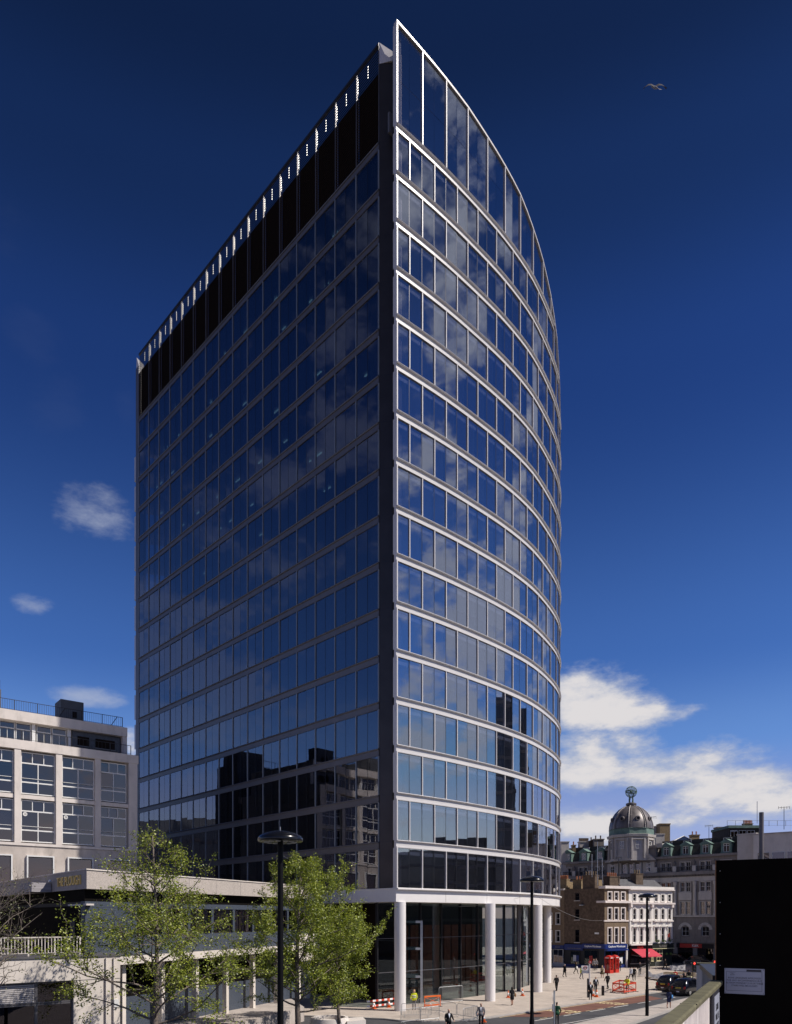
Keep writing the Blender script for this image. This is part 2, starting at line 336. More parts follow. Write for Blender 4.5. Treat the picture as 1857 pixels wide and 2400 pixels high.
prof = lambda z, k=1.0: [(-.25, z-.67), (.10*k, z-.67), (.10*k, z-.57), (.02, z-.555), (.02, z-.135), (.17*k, z-.12), (.21*k, z-.06), (.18*k, z-.015), (.10*k, z), (-.25, z)]
# spandrel bands on both sides
for r in range(1, 17):
    z = Z0+FH*r
    n = max([i for i in range(NMOD+1) if ztop(i*1.5) > z-.1])
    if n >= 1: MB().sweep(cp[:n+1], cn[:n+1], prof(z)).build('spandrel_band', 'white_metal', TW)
    MB().sweep([C0+U*2.2, LEND], [NL, NL], prof(z, .6)).build('spandrel_band', 'grey_shade_metal', TW)  # same white bands, darkened in colour to stand for shade
# fascia over the colonnade
fp = [(-.5, 9.36), (.0, 9.36), (.0, 10.30), (-.02, 10.34), (-.02, 10.38), (.28, 10.42), (.28, 10.52), (.1, 10.58), (-.5, 10.58)]
MB().sweep(cp[:32], cn[:32], fp).build('fascia', 'column_white', TW)
MB().sweep([C0, LEND+U*.8], [NL, NL], [(-.5, 9.36), (.0, 9.36), (.0, 10.44), (.05, 10.46), (.05, 10.55), (-.5, 10.58)]).build('fascia', 'column_white', TW)
for i in range(4, 30, 4):
    f = frame(cp[i], (cp[i+1]-cp[i-1]), cn[i]); MB().box(-.012, .012, -.001, .006, 9.4, 10.3, f).build('fascia_joint', 'dark_metal', TW)
plan = [tuple(p) for p in cp]+[tuple(LEND+U*.6)]
cen = Vector((sum(p[0] for p in plan)/len(plan), sum(p[1] for p in plan)/len(plan)))
def inset(d):
    q = [tuple(cp[i]-cn[i]*d-(U*-d if i == 0 else Vector((0, 0)))) for i in range(0, len(cp))]
    q = [tuple(C0-cn[0]*d-NL*1.15)]+q[1:]
    return q+[tuple(LEND-NL*d), tuple(C0+U*2.26-NL*d), tuple(C0+U*2.26-NL*1.15)]
MB().prism(inset(.3), 9.40, 9.9).build('soffit', 'soffit', TW)
for r in range(16):
    z = rows[r]
    n = max([i for i in range(NMOD+1) if ztop(i*1.5) > z+2])
    MB().prism(inset(.32) if r < 13 else inset(.32)[:n]+[tuple(cp[n]-cn[n]*8), tuple(LEND-NL*14), tuple(LEND-NL*.32), tuple(C0+U*2.26-NL*.32), tuple(C0+U*2.26-NL*1.15)], z+GH+.05, z+FH-.1).build('floor_slab', 'ceiling_tile', TW)
    nb = max([i for i in range(NMOD+1) if ztop(i*1.5) > z+GH])
    MB().sweep([cp[i]-cn[i]*.10 for i in range(nb+1)], cn[:nb+1], [(-.05, z+GH-.56), (0, z+GH-.56), (0, z+GH-.26), (-.05, z+GH-.26)]).build('blind_box', 'blind_box', TW)
core = [tuple(cen+(Vector(p)-cen)*.62) for p in plan]
MB().prism(core, 9.95, 75.5).build('core', 'core_wall', TW)
# panes and mullions
PW, PL = 1.5, (51.3-2.2)/32
pane_r = MB().box(-PW/2+.022, PW/2-.022, -.03, 0, .02, GH-.02).mesh('glass_pane', 'tower_glass')
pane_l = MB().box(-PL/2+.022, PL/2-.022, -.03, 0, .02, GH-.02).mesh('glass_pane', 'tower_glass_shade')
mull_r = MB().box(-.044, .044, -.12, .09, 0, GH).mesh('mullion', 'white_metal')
mull_l = MB().box(-.04, .04, -.12, .08, 0, GH).mesh('mullion', 'mullion_shade')
rnd = random.Random(11)
def place(p, d, n, z, tilt=.0):
    d = Vector((d[0], d[1], 0)).normalized(); n = Vector((n[0], n[1], 0)).normalized()
    m = Matrix((d, n, Vector((0, 0, 1)))).transposed().to_4x4()
    if tilt: m = m @ Matrix.Rotation(R(rnd.gauss(0, tilt)), 4, 'Z') @ Matrix.Rotation(R(rnd.gauss(0, tilt*.7)), 4, 'X')
    return Matrix.Translation((p[0], p[1], z)) @ m
panes, mulls = [], []
def score(p, z, n): 
    v = Vector((p[0], p[1], z-CH)); return abs(Vector((n[0], n[1], 0)).dot(v))/v.length**3
for r in range(16):
    z = rows[r]
    for i in range(NMOD):
        a, b = cp[i], cp[i+1]; zt = min(ztop(i*1.5), ztop(i*1.5+1.5))
        if zt < z+1.0: continue
        d = (b-a).normalized(); n = Vector((d.y, -d.x)); mid = (a+b)/2
        m = place(mid, d, n, z, .22)
        if zt < z+GH: m = m @ Matrix.Diagonal((1, 1, (zt-z)/GH, 1))
        panes.append((score(mid, z, n), pane_r, m))
        if i % 2 == r % 2 and i > 0 and zt > z+GH*.5:
            mulls.append((score(a, z, cn[i]), mull_r, place(a, (cn[i].y*-1, cn[i].x), cn[i], z)))
    jb = MB()      # dark silicone joints with their fins between the panes of a pair
    for i in range(1, NMOD):
        if i % 2 != r % 2 and ztop(i*1.5) > z+GH: jb.box(-.045, .045, -.30, -.012, z+.02, z+GH-.02, frame(cp[i], (-cn[i].y, cn[i].x), cn[i]))
    for i in range(1, 32, 2): q_ = C0+U*(2.2+PL*i); jb.box(-.04, .04, -.30, -.012, z+.02, z+GH-.02, frame(q_, U, NL))
    jb.build('joint_fins', 'dark_metal', TW, kind='stuff')
    for i_ in (0, 8, 16):      # pale column casings and desk screens just inside the glass
        if ztop(i_*1.5) > z+GH:
            f_ = frame(cp[i_], cp[i_+1]-cp[i_], cn[i_]); MB().box(.30, .42, -.55, -.45, z+.05, z+2.3, f_).build('column_casing', 'blind_box', TW); MB().box(.42, .66, -.55, -.47, z+.05, z+1.05, f_).build('desk_screen', 'blind_box', TW)
    MB().box(0, .12, -.40, .12, z, z+GH, frame(C0, cp[1]-cp[0], cn[0])).build('corner_jamb', 'white_metal', TW)
    for i in range(32):
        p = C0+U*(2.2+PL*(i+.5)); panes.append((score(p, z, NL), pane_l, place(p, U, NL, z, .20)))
    for i in range(0, 17):
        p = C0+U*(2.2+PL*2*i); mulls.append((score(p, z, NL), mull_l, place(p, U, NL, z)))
def deploy(lst, nm, stuffname, mats):
    lst.sort(key=lambda q: -q[0])
    iv = Matrix.Translation(-PLACE[TW.name])
    for sc, me, m in lst[:300]: obj(nm, me, TW, world=False, mw=iv @ m)
    mb = MB()
    for sc, me, m in lst[300:]:
        mb.add([m @ v.co for v in me.vertices], [tuple(p.vertices) for p in me.polygons], mats.index(me.materials[0].name))
    mb.build(stuffname, mats, TW, kind='stuff')
deploy(panes, 'glass_pane', 'far_glass_panes', ['tower_glass', 'tower_glass_shade'])
deploy(mulls, 'mullion', 'far_mullions', ['white_metal', 'mullion_shade'])
# tall top storey on the curved side, cut off by the falling roof line
ZB = rows[15]+FH
for i in range(0, 20):
    a, b = cp[i], cp[i+1]; za, zb = ztop(i*1.5)-.15, ztop(i*1.5+1.5)-.15
    if za < ZB+.4: break
    d = (b-a).normalized(); f = frame(a, d, (d.y, -d.x)); zm = 79.6; g = .02
    def quad(z0a, z0b, z1a, z1b):
        MB().add([f(g, 0, z0a), f(1.5-g, 0, z0b), f(1.5-g, 0, z1b), f(g, 0, z1a), f(g, -.03, z0a), f(1.5-g, -.03, z0b), f(1.5-g, -.03, z1b), f(g, -.03, z1a)], [(0, 1, 2, 3), (7, 6, 5, 4), (0, 4, 5, 1), (1, 5, 6, 2), (2, 6, 7, 3), (3, 7, 4, 0)]).build('glass_pane', 'tower_glass', TW)
    if min(za, zb) > zm+.3: quad(ZB, ZB, zm-.02, zm-.02); quad(zm+.02, zm+.02, za, zb)
    else: quad(ZB, ZB, za, max(zb, ZB+.05))
    if i % 2 == 0: 
        f2 = frame(a, (-cn[i].y, cn[i].x), cn[i]); MB().box(-.05 if i else 0, .05 if i else .12, -.12 if i else -.4, .12, ZB, za, f2).build('mullion', 'white_metal', TW)
n = 21
pts = [(cp[i].x, cp[i].y) for i in range(n)]
mb = MB(); vs = []
for i in range(n+6):
    z = ztop(i*1.5); vs += [(cp[i].x+cn[i].x*o, cp[i].y+cn[i].y*o, z+dz) for o, dz in ((-.3, -.2), (.14, -.2), (.14, 0), (-.3, 0))]
mb.add(vs, [(i*4+j, i*4+4+j, i*4+4+(j+1) % 4, i*4+(j+1) % 4) for i in range(n+5) for j in range(4)]+[(0, 1, 2, 3)]).build('roof_edge', 'white_metal', TW)
MB().sweep([cp[i]-cn[i]*.9 for i in range(20)], cn[:20], [(-.2, ZB), (0, ZB), (0, 77.5), (-.2, 77.5)]).build('plant_screen', 'core_wall', TW)
MB().prism(inset(.5)[:20]+[tuple(cen), tuple(LEND-NL*14), tuple(LEND-NL*.5), tuple(C0+U*2.26-NL*.5), tuple(C0+U*2.26-NL*1.15)], ZB-.3, ZB-.05).build('roof', 'grey_shade_metal', TW)
# plain back walls that the camera never faces
MB().sweep(cp[28:]+[LEND+U*.6-NL*.3], cn[28:]+[cn[-1]], [(-.3, 10.5), (0, 10.5), (0, 52), (-.3, 52)]).build('rear_wall', 'grey_shade_metal', TW)
# louvred plant storey on the straight side
fL = frame(C0, U, NL)
for i in range(16):
    s0 = 2.2+PL*2*i; mb = MB(); mb.box(s0+.06, s0+PL*2-.06, -.32, -.28, ZB, 82.35, fL)
    z = ZB+.1
    while z < 84.15: mb.box(s0+.05, s0+PL*2-.05, -.09, -.02, z, z+.03, fL); z += .24
    mb.build('louvre_panel', 'louvre_black', TW)
    MB().box(s0-.03, s0+.03, -.12, .03, ZB, 84.2, fL).build('louvre_post', 'grey_shade_metal', TW)
    MB().box(s0+.12, s0+.17, -.34, -.14, 82.7, 84.1, fL).build('screen_fin', 'white_metal', TW)
    MB().box(s0+PL+.12, s0+PL+.16, -.22, -.14, 82.8, 84.0, fL).build('screen_fin', 'white_metal', TW)
MB().box(2.2, 51.3, -.10, .05, 84.2, 84.45, fL).build('roof_edge', 'dark_metal', TW)
# dark corner recess with a faceted bright cap, and the far end pier
mb = MB(); mb.prism([(.35, -1.0), (.42, -.55), (1.3, -.75), (2.12, -.04), (2.2, -.04), (2.2, -1.0)], 10.5, 82.6, fL).build('corner_pier', 'bronze_metal', TW)
MB().box(.32, .46, -.9, -.30, 10.55, 83.8, fL).build('pier_edge', 'grey_shade_metal', TW)
for r in range(17): MB().prism([(.41, -.99), (.416, -.543), (1.3, -.743), (2.12, -.033), (2.19, -.033), (2.19, -.99)], Z0+FH*r-.03, Z0+FH*r, fL).build('pier_joint', 'dark_metal', TW)
def tip(s0, s1, zb, zt):
    MB().add([fL(s0, -.7, zb), fL(s1, .0, zb), fL(s1, -.9, zb), fL(s0+.1, -.75, zt-1.0), fL(s1, -.02, zt), fL(s1, -.9, zt-.5), fL((s0+s1)/2, -.2, zt-1.3)],
             [(0, 1, 2), (0, 1, 6), (0, 6, 3), (1, 4, 6), (3, 6, 4), (3, 4, 5), (1, 2, 5, 4), (0, 3, 5, 2)]).build('pier_cap', 'white_metal', TW)
tip(1.15, 2.19, 82.6, 84.5); tip(51.35, 52.1, 82.8, 84.4)
MB().box(51.3, 52.2, -.8, .05, 10.5, 82.8, fL).build('end_pier', 'grey_shade_metal', TW)
for r in range(15): MB().box(52.2, 52.75, -.5, .0, Z0+FH*r+.1, Z0+FH*r+3.4, fL).build('end_fin', 'white_metal', TW)
# ceiling lights that show through the upper glass
emit_mat('tube_light', (.45, .80, .78), .55)
rr = random.Random(5)
for r in range(9, 16):
    mb = MB()
    for i in range(32):
        if rr.random() < (.28 if r > 10 else .10):
            s = 2.2+PL*(i+rr.uniform(.1, .5)); mb.box(s, s+rr.uniform(.6, 1.1), -2.2, -2.08, rows[r]+GH-.12, rows[r]+GH-.06, fL)
    if mb.v: mb.build('ceiling_light', 'tube_light', TW)
# colonnade and lobby
for k, (x, y) in enumerate(((.35, 64.3), (9.05, 71.75), (15.25, 80.4), (18.6, 91.9))):
    me = MB().lathe([(.5, 0), (.5, 9.36)], 28, (x, y, 0)).mesh('column', 'column_white'); smooth_by_angle(me); obj('column', me, TW)
me = MB().lathe([(.22, 0), (.22, 9.36)], 20, (13.4, 81.5, 0)).mesh('column', 'grey_shade_metal'); smooth_by_angle(me); obj('column', me, TW)
for s in (14, 26, 38): 
    q = C0+U*s-NL*.7; me = MB().lathe([(.5, 0), (.5, 9.36)], 20, (q.x, q.y, 0)).mesh('column', 'column_white'); smooth_by_angle(me); obj('column', me, TW)
lp = [cp[i]-cn[i]*3.2 for i in range(0, 31, 2)]; lp[0] = lp[1]-(lp[2]-lp[1])*.85
for i in range(len(lp)-1):
    a, b = lp[i], lp[i+1]; d = (b-a).normalized(); f = frame(a, d, (d.y, -d.x)); w = (b-a).length
    for z0, z1 in ((.05, 3.05), (3.1, 6.1), (6.15, 9.3)): MB().box(.03, w-.03, -.03, 0, z0, z1, f).build('lobby_pane', 'lobby_glass', TW)
    MB().box(-.05, .05, -.25, .05, 0, 9.36, f).build('lobby_mullion', 'dark_metal', TW)
    for z in (3.05, 6.1): MB().box(.03, w-.03, -.1, .03, z, z+.05, f).build('lobby_transom', 'grey_shade_metal', TW)
ip = [cp[i]-cn[i]*9.5 for i in range(0, 31, 3)]
for i in range(1, len(ip)-1):
    a, b = ip[i], ip[i+1]; d = (b-a).normalized(); f = frame(a, d, (d.y, -d.x)); w = (b-a).length
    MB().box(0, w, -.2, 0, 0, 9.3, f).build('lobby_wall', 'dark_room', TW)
    if i < 7:
        for k in range(2): MB().box(w*(k*.5+.05), w*(k*.5+.45), 0, .12, .4, 7.2, f).build('wall_panel', 'lobby_panel', TW)
mb = MB()      # steel lift frame in the lobby corner
q0 = lp[1]+Vector((.6, 1.6))
for dx, dy in ((-.8, 0), (1.6, .0), (-.8, 2.0), (1.6, 2.0)): mb.box(q0.x+dx-.11, q0.x+dx+.11, q0.y+dy-.11, q0.y+dy+.11, 0, 7.6)
for z in (2.4, 5.0, 7.5): mb.box(q0.x-.9, q0.x+1.7, q0.y-.1, q0.y+.1, z, z+.22); mb.box(q0.x-.9, q0.x+1.7, q0.y+1.9, q0.y+2.1, z, z+.22)
mb.build('lift_frame', 'galvanised', TW)
MB().box(q0.x-.6, q0.x+1.3, q0.y+.3, q0.y+1.7, 1.5, 2.1).build('lift_car', 'grey_shade_metal', TW)
for k in range(7):
    s = 4.2+k*4.0; MB().box(s+.02, s+3.98, -4.2, -4.0, 0, 9.36, fL).build('undercroft_panel', 'louvre_black', TW)
MB().box(4.0, 34, -4.0, -3.97, 5.8, 5.86, fL).build('undercroft_rail', 'grey_shade_metal', TW)
mb = MB().box(4.15, 4.35, -4.1, -1.0, 0, 9.36, fL)
# ------------------------------------------------------------------ concrete office block on the left
mat('concrete', (.66, .605, .56), .85, vary=.08, scale=.8, stain=.22, bump=.15, bscale=4)
mat('stained_stone', (.50, .445, .40), .9, vary=.22, scale=.55, stain=.45, bump=.2, bscale=3, stretch=(1, 1, .6))
mat('dark_tile', (.045, .045, .06), .35, vary=.3, scale=4)
mat('window_frame', (.70, .70, .69), .5)
mat('plant_grey', (.10, .105, .115), .7, vary=.15, scale=1)
mat('rail_black', (.02, .02, .024), .5)
mat('roof_felt', (.13, .13, .13), .9, vary=.2, scale=1)
mat('blind_cream', (.50, .47, .38), .8, vary=.1, scale=5)
mat('pebble_dash', (.44, .39, .35), .95, vary=.22, scale=14, stain=.22, bump=.6, bscale=30)
mat('mosaic', (.062, .075, .10), .35, vary=.45, scale=22, stain=.2)
mat('white_concrete', (.66, .60, .54), .85, vary=.06, scale=1.2, stain=.25)
mat('shade_black', (.008, .007, .0065), .95, spec=.05)  # near-black, shade put into the colour of the pub front and undercroft
mat('timber_grey', (.34, .32, .33), .8, vary=.3, scale=2, stretch=(.4, .4, 6))
mat('gold', (.85, .60, .18), .4, .2)
mat('louvre_grey', (.52, .49, .48), .6)
LB = thing('office_block', 'weathered concrete office block with white framed windows and railed roof', 'office block', (-26, 75, 0))
LD = Vector((-.78, -.62)).normalized(); LN = Vector((.62, -.78)).normalized()
fB = frame((-26.0, 75.0), LD, LN)
NB, BW = 9, 3.55
S_ = lambda i: .45+i*BW
LEN = 46.0
MB().box(0, LEN, -16, -.62, 0, 23.4, fB).build('wall', 'concrete', LB)
MB().box(0, LEN, -.62, .0, .0, 14.6, fB).build('stone_storey', 'stained_stone', LB)
MB().box(-.1, LEN, -16.2, .12, 23.42, 24.25, fB).build('parapet', 'concrete', LB)
MB().box(-.02, LEN, -.60, .10, 14.62, 14.86, fB).build('ledge', 'concrete', LB)
MB().box(.0, LEN, -.60, -.10, 18.95, 19.32, fB).build('spandrel', 'concrete', LB)
for i in range(NB+1):
    s = S_(i)-.45 if i else 0.0; w = .55 if i else .85
    MB().box(s, s+w, -.60, .06 if i else .08, 14.87, 23.41, fB).build('pilaster', 'concrete', LB)
# one window unit, then copies: frame with seven panes
WW, WH = BW-.62, 3.86
def winunit():
    fr = MB(); pn = []
    def bar(x0, x1, z0, z1): fr.box(x0, x1, -.06, .05, z0, z1)
    bar(0, WW, 0, .09); bar(0, WW, WH-.08, WH); bar(0, .08, .09, WH-.08); bar(WW-.08, WW, .09, WH-.08)
    bar(.08, WW-.08, 2.78, 2.90); bar(.08, WW-.08, 1.02, 1.14); bar(WW/2-.04, WW/2+.04, .09, 1.02); bar(WW/2-.04, WW/2+.04, 1.14, 2.78)
    for k in (1, 2): bar(WW*k/3-.035, WW*k/3+.035, 2.90, WH-.08)
    fr.box(.08, WW-.08, .05, .10, 1.42, 1.46)
    me = fr.mesh('window', 'window_frame')
    for (x0, x1, z0, z1) in [(.08, WW/2-.04, .09, 1.02), (WW/2+.04, WW-.08, .09, 1.02), (.08, WW/2-.04, 1.14, 2.78), (WW/2+.04, WW-.08, 1.14, 2.78)]+[(max(.08, WW*k/3+.035), min(WW-.08, WW*(k+1)/3-.035), 2.90, WH-.08) for k in range(3)]:
        pn.append(MB().box(x0, x1, -.03, -.01, z0, z1).mesh('pane', 'window_glass'))
    return me, pn
wme, wpn = winunit()
rw = random.Random(3)
for fl, z in enumerate((15.0, 19.42)):
    for i in range(NB):
        s = S_(i)+.12 if i else .98
        q = fB(s, -.34, z); m = Matrix((Vector((LD.x, LD.y, 0)), Vector((LN.x, LN.y, 0)), Vector((0, 0, 1)))).transposed().to_4x4()
        base = Matrix.Translation(Vector(q)-PLACE[LB.name]) @ m
        wo_ = obj('window', wme, LB, world=False, mw=base @ Matrix.Diagonal((1 if i else (S_(1)-.45-.98)/WW, 1, 1, 1)))
        for p in wpn:
            po = obj('pane', p, wo_, world=False); po.rotation_euler = (R(rw.gauss(0, .6)), 0, R(rw.gauss(0, .6)))
        if rw.random() < .55:
            k = rw.choice((.3, .55, 1.2)); MB().box(s+.1, s+(WW-.1)*rw.choice((.5, 1)), -.50, -.46, z+2.75-k, z+2.75, fB).build('blind', rw.choice(('blind_cream', 'louvre_grey', 'dark_room')), LB)
        if fl == 0 and i in (1, 2):
            MB().lathe([(.19, -.02), (.19, .02), (.12, .02), (.12, -.02)], 14).build('vent', 'window_frame', LB, world=False, mw=Matrix.Translation(Vector(fB(s+WW-.35, -.28, z+2.55))-PLACE[LB.name]) @ m @ Matrix.Rotation(R(90), 4, 'X'))
MB().box(.9, LEN-.3, -.615, -.55, 15.0, 23.3, fB).build('dark_interior', 'dark_room', LB)
for i in range(NB):
    c = S_(i)+BW/2-.3
    for x0, x1, z0, z1 in ((-1.18, 1.18, 13.62, 13.74), (-1.18, -1.06, 11.0, 13.62), (1.06, 1.18, 11.0, 13.62), (-1.18, 1.18, 10.9, 11.0)):
        MB().box(c+x0, c+x1, .002, .24, z0, z1, fB).build('window_surround', 'window_frame', LB)
    MB().box(c-1.06, c+1.06, .004, .03, 11.0, 13.62, fB).build('window_recess', 'dark_room', LB)
    MB().box(c-1.0, c+1.0, .05, .06, 11.05, 13.55, fB).build('pane', 'window_glass', LB)
    if i % 2 == 0:
        mb = MB(); z = 11.1
        while z < 13.4: mb.box(c-.95, c+.1, .032, .046, z, z+.07, fB); z += .13
        mb.build('slat_blind', 'blind_cream', LB)
# set-back top storey
fT = frame((-27.6, 76.4), LD, LN)
MB().box(0, LEN-2, -12, -.5, 24.2, 26.4, fT).build('top_storey', 'concrete', LB)
MB().box(-.0, LEN-2, -12.2, .35, 26.42, 27.35, fT).build('roof_parapet', 'concrete', LB)
MB().box(0, .45, -.49, .25, 24.2, 26.41, fT).build('end_wall', 'concrete', LB)
MB().box(.5, 5.2, -.49, -.2, 24.2, 26.41, fT).build('tiled_panel', 'dark_tile', LB)
for a, b in ((1.1, 3.0), (3.6, 4.7)):
    MB().box(a, b, -.199, -.15, 25.0, 25.9, fT).build('vent_opening', 'louvre_black', LB)
    MB().box(a-.08, b+.08, -.199, -.11, 24.92, 25.0, fT).build('vent_sill', 'grey_shade_metal', LB)
for k in range(7):
    a = 5.3+k*3.2
    MB().box(a+.06, a+.36, -.49, -.1, 24.2, 26.41, fT).build('white_post', 'window_frame', LB)
    for j in range(2):
        x0 = a+.42+j*1.38; x1 = x0+1.3
        mb = MB()
        for (p, q, z0, z1) in ((x0, x1, 24.3, 24.36), (x0, x1, 25.75, 25.83), (x0, x1, 26.33, 26.4), (x0, x0+.06, 24.36, 26.33), (x1-.06, x1, 24.36, 26.33), ((x0+x1)/2-.02, (x0+x1)/2+.02, 24.36, 25.75)): mb.box(p, q, -.40, -.30, z0, z1, fT)
        w_ = mb.build('window', 'window_frame', LB)
        MB().box(x0+.06, x1-.06, -.36, -.34, 24.36, 26.33, fT).build('pane', 'window_glass', w_, world=False)
def railing(name, f, s0, s1, n_, z0, h, mat_, parent, step=.14, post=2.0, r=.018, world=True):
    mb = MB(); mb.box(s0, s1, n_-.025, n_+.025, z0+h-.04, z0+h, f); mb.box(s0, s1, n_-.015, n_+.015, z0+.1, z0+.13, f)
    s = s0
    while s < s1: mb.box(s-r*.5, s+r*.5, n_-r*.5, n_+r*.5, z0+.13, z0+h-.04, f); s += step
    s = s0
    while s <= s1+.01: mb.box(s-.03, s+.03, n_-.03, n_+.03, z0, z0+h, f); s += post
    return mb.build(name, mat_, parent)
railing('roof_railing', fT, .4, 30, .0, 27.36, 1.05, 'rail_black', LB, step=.2)
railing('roof_railing', fB, 0.6, 30, -.1, 24.26, .95, 'rail_black', LB, step=.35)
for s in (.9, 5.9): MB().tube([fT(s, .0, 28.4), fT(s+.5, -.9, 27.4)], .035).build('railing_strut', 'rail_black', LB)
MB().box(3.5, 5.7, -4.6, -2.4, 27.36, 29.9, fT).build('plant_room', 'plant_grey', LB)
MB().box(4.2, 4.6, -2.39, -2.3, 28.2, 28.8, fT).build('plant_louvre', 'louvre_black', LB)
MB().box(11.3, 18, -5.5, -1.2, 27.36, 29.5, fT).build('plant_room', 'plant_grey', LB)
railing('roof_railing', fT, 11.4, 17.9, -1.3, 29.51, .9, 'rail_black', LB, step=.9)
MB().box(13.2, 18, -.9, .2, 27.37, 27.6, fT).build('roof_sheeting', 'window_frame', LB)
# dark stair tower of the same block that the glass mirrors
MB().box(-.02, 7, -22, -16.3, 0, 29, fB).build('stair_tower', 'plant_grey', LB)
MB().box(1.0, 5, -21, -17.5, 29.01, 31.0, fB).build('tank_room', 'plant_grey', LB)
railing('roof_railing', fB, .2, 6.8, -16.5, 29.01, 1.0, 'rail_black', LB, step=.5)

# ------------------------------------------------------------------ low pub building on the raised walkway
PB = thing('pub_building', 'low pub on the raised walkway with gold lettering on its pebble dash fascia', 'pub', (-17.4, 42, 0))
PC = (-17.4, 42.0); PD = Vector((.385, .923)).normalized(); PNN = Vector((PD.y, -PD.x))          # sunlit side running away to the right
fP = frame(PC, PD, PNN); QD = Vector((-.64, .77)).normalized(); QN = Vector((-.77, -.64)).normalized(); fQ = frame(PC, QD, QN)
PLEN = 26.0
MB().prism([fP(0, 0, 0)[:2], fP(PLEN, 0, 0)[:2], fP(PLEN, -9, 0)[:2], fQ(26, 0, 0)[:2]], 9.66, 10.72).build('fascia', 'pebble_dash', PB)
MB().prism([fP(-.08, .06, 0)[:2], fP(PLEN, .06, 0)[:2], fP(PLEN, -9, 0)[:2], fQ(26, .06, 0)[:2]], 10.722, 10.79).build('coping', 'white_concrete', PB)
for k in range(1, 9): MB().box(k*3.0-.01, k*3.0+.01, -.01, .004, 9.68, 10.70, fP).build('fascia_joint', 'grey_shade_metal', PB)
MB().prism([fP(.35, -.5, 0)[:2], fP(PLEN-.5, -.5, 0)[:2], fP(PLEN-.5, -8, 0)[:2], fQ(26, -.5, 0)[:2]], 8.95, 9.66).build('recess_band', 'shade_black', PB)
MB().prism([fP(.3, -.4, 0)[:2], fP(PLEN-.5, -.4, 0)[:2], fP(PLEN-.5, -8, 0)[:2], fQ(26, -.4, 0)[:2]], 5.7, 6.9).build('apron_wall', 'mosaic', PB)
MB().prism([fP(.5, -.75, 0)[:2], fP(PLEN-.7, -.75, 0)[:2], fP(PLEN-.7, -7.8, 0)[:2], fQ(26, -.75, 0)[:2]], 6.9, 8.95).build('inner_wall', 'dark_room', PB)
MB().box(.3, 4.2, -.74, -.4, 6.902, 8.949, fP).build('mosaic_pier', 'mosaic', PB)
MB().box(.28, PLEN-.5, -.72, -.39, 8.62, 8.96, fP).build('mosaic_band', 'mosaic', PB)
MB().box(.3, .36, -.395, -.36, 8.74, 8.82, fP).build('trim', 'white_concrete', PB)
MB().box(.05, 3.5, -.42, .0, 8.72, 8.82, fQ).build('white_trim', 'white_concrete', PB)
s = 4.3; k = 0
while s < PLEN-2.6:
    MB().box(s-.10, s+.16, -.72, -.41, 6.901, 8.62, fP).build('mosaic_pier', 'mosaic', PB)
    for j in range(3):
        x0 = s+.2+j*.78; mb = MB()
        for (p, q, z0, z1) in ((x0, x0+.74, 6.91, 6.97), (x0, x0+.74, 8.54, 8.6), (x0, x0+.05, 6.97, 8.54), (x0+.69, x0+.74, 6.97, 8.54), (x0+.05, x0+.69, 8.1, 8.14)): mb.box(p, q, -.62, -.54, z0, z1, fP)
        w_ = mb.build('window', 'bronze_metal', PB)
        MB().box(x0+.05, x0+.69, -.59, -.575, 6.97, 8.54, fP).build('pane', 'window_glass', w_, world=False)
    s += 2.6; k += 1
# walkway slab under the pub, soffit and lower storey
MB().box(-.2, PLEN+.4, -8.5, .35, 5.25, 5.68, fP).build('walkway_slab', 'white_concrete', PB)
MB().box(PLEN-3.2, PLEN+.4, .352, .5, 4.3, 6.6, fP).build('parapet_end', 'white_concrete', PB)
MB().box(.2, PLEN, -8.2, -1.2, 1.0, 5.24, fP).build('undercroft', 'shade_black', PB)
MB().box(1, PLEN-.5, -1.19, -1.05, 1.0, 3.1, fP).build('lower_wall', 'mosaic', PB)
for k in range(7):
    s = 3.0+k*3.5; MB().box(s, s+.30, -.55, -.2, .9, 5.24, fP).build('post', 'white_concrete', PB)
text_on('THE PLOUGH', .78, Vector(fQ(3.3, .03, 10.18)), (-QD.x, -QD.y, 0), (0, 0, 1), ext=.03, m='gold', parent=PB, bold=.006, sx=1.0)
# second, lower canopy further along the same front
MB().box(9.65, 22, .0, .5, 9.62, 10.3, fQ).build('canopy', 'pebble_dash', PB)
MB().box(6.8, 9.62, .05, 1.2, 9.64, 10.22, fQ).build('timber_fascia', 'timber_grey', PB)
MB().ball(fQ(6.35, .25, 10.3), .11).build('flood_lamp', 'bright_steel', PB)
MB().box(.75, 26, -.45, -.03, 5.7, 8.70, fQ).build('shaded_front', 'shade_black', PB)  # near-black sheet added to stand for shade on this front
MB().box(2.2, 3.1, -.029, .0, 5.75, 7.9, fQ).build('door', 'dark_room', PB)

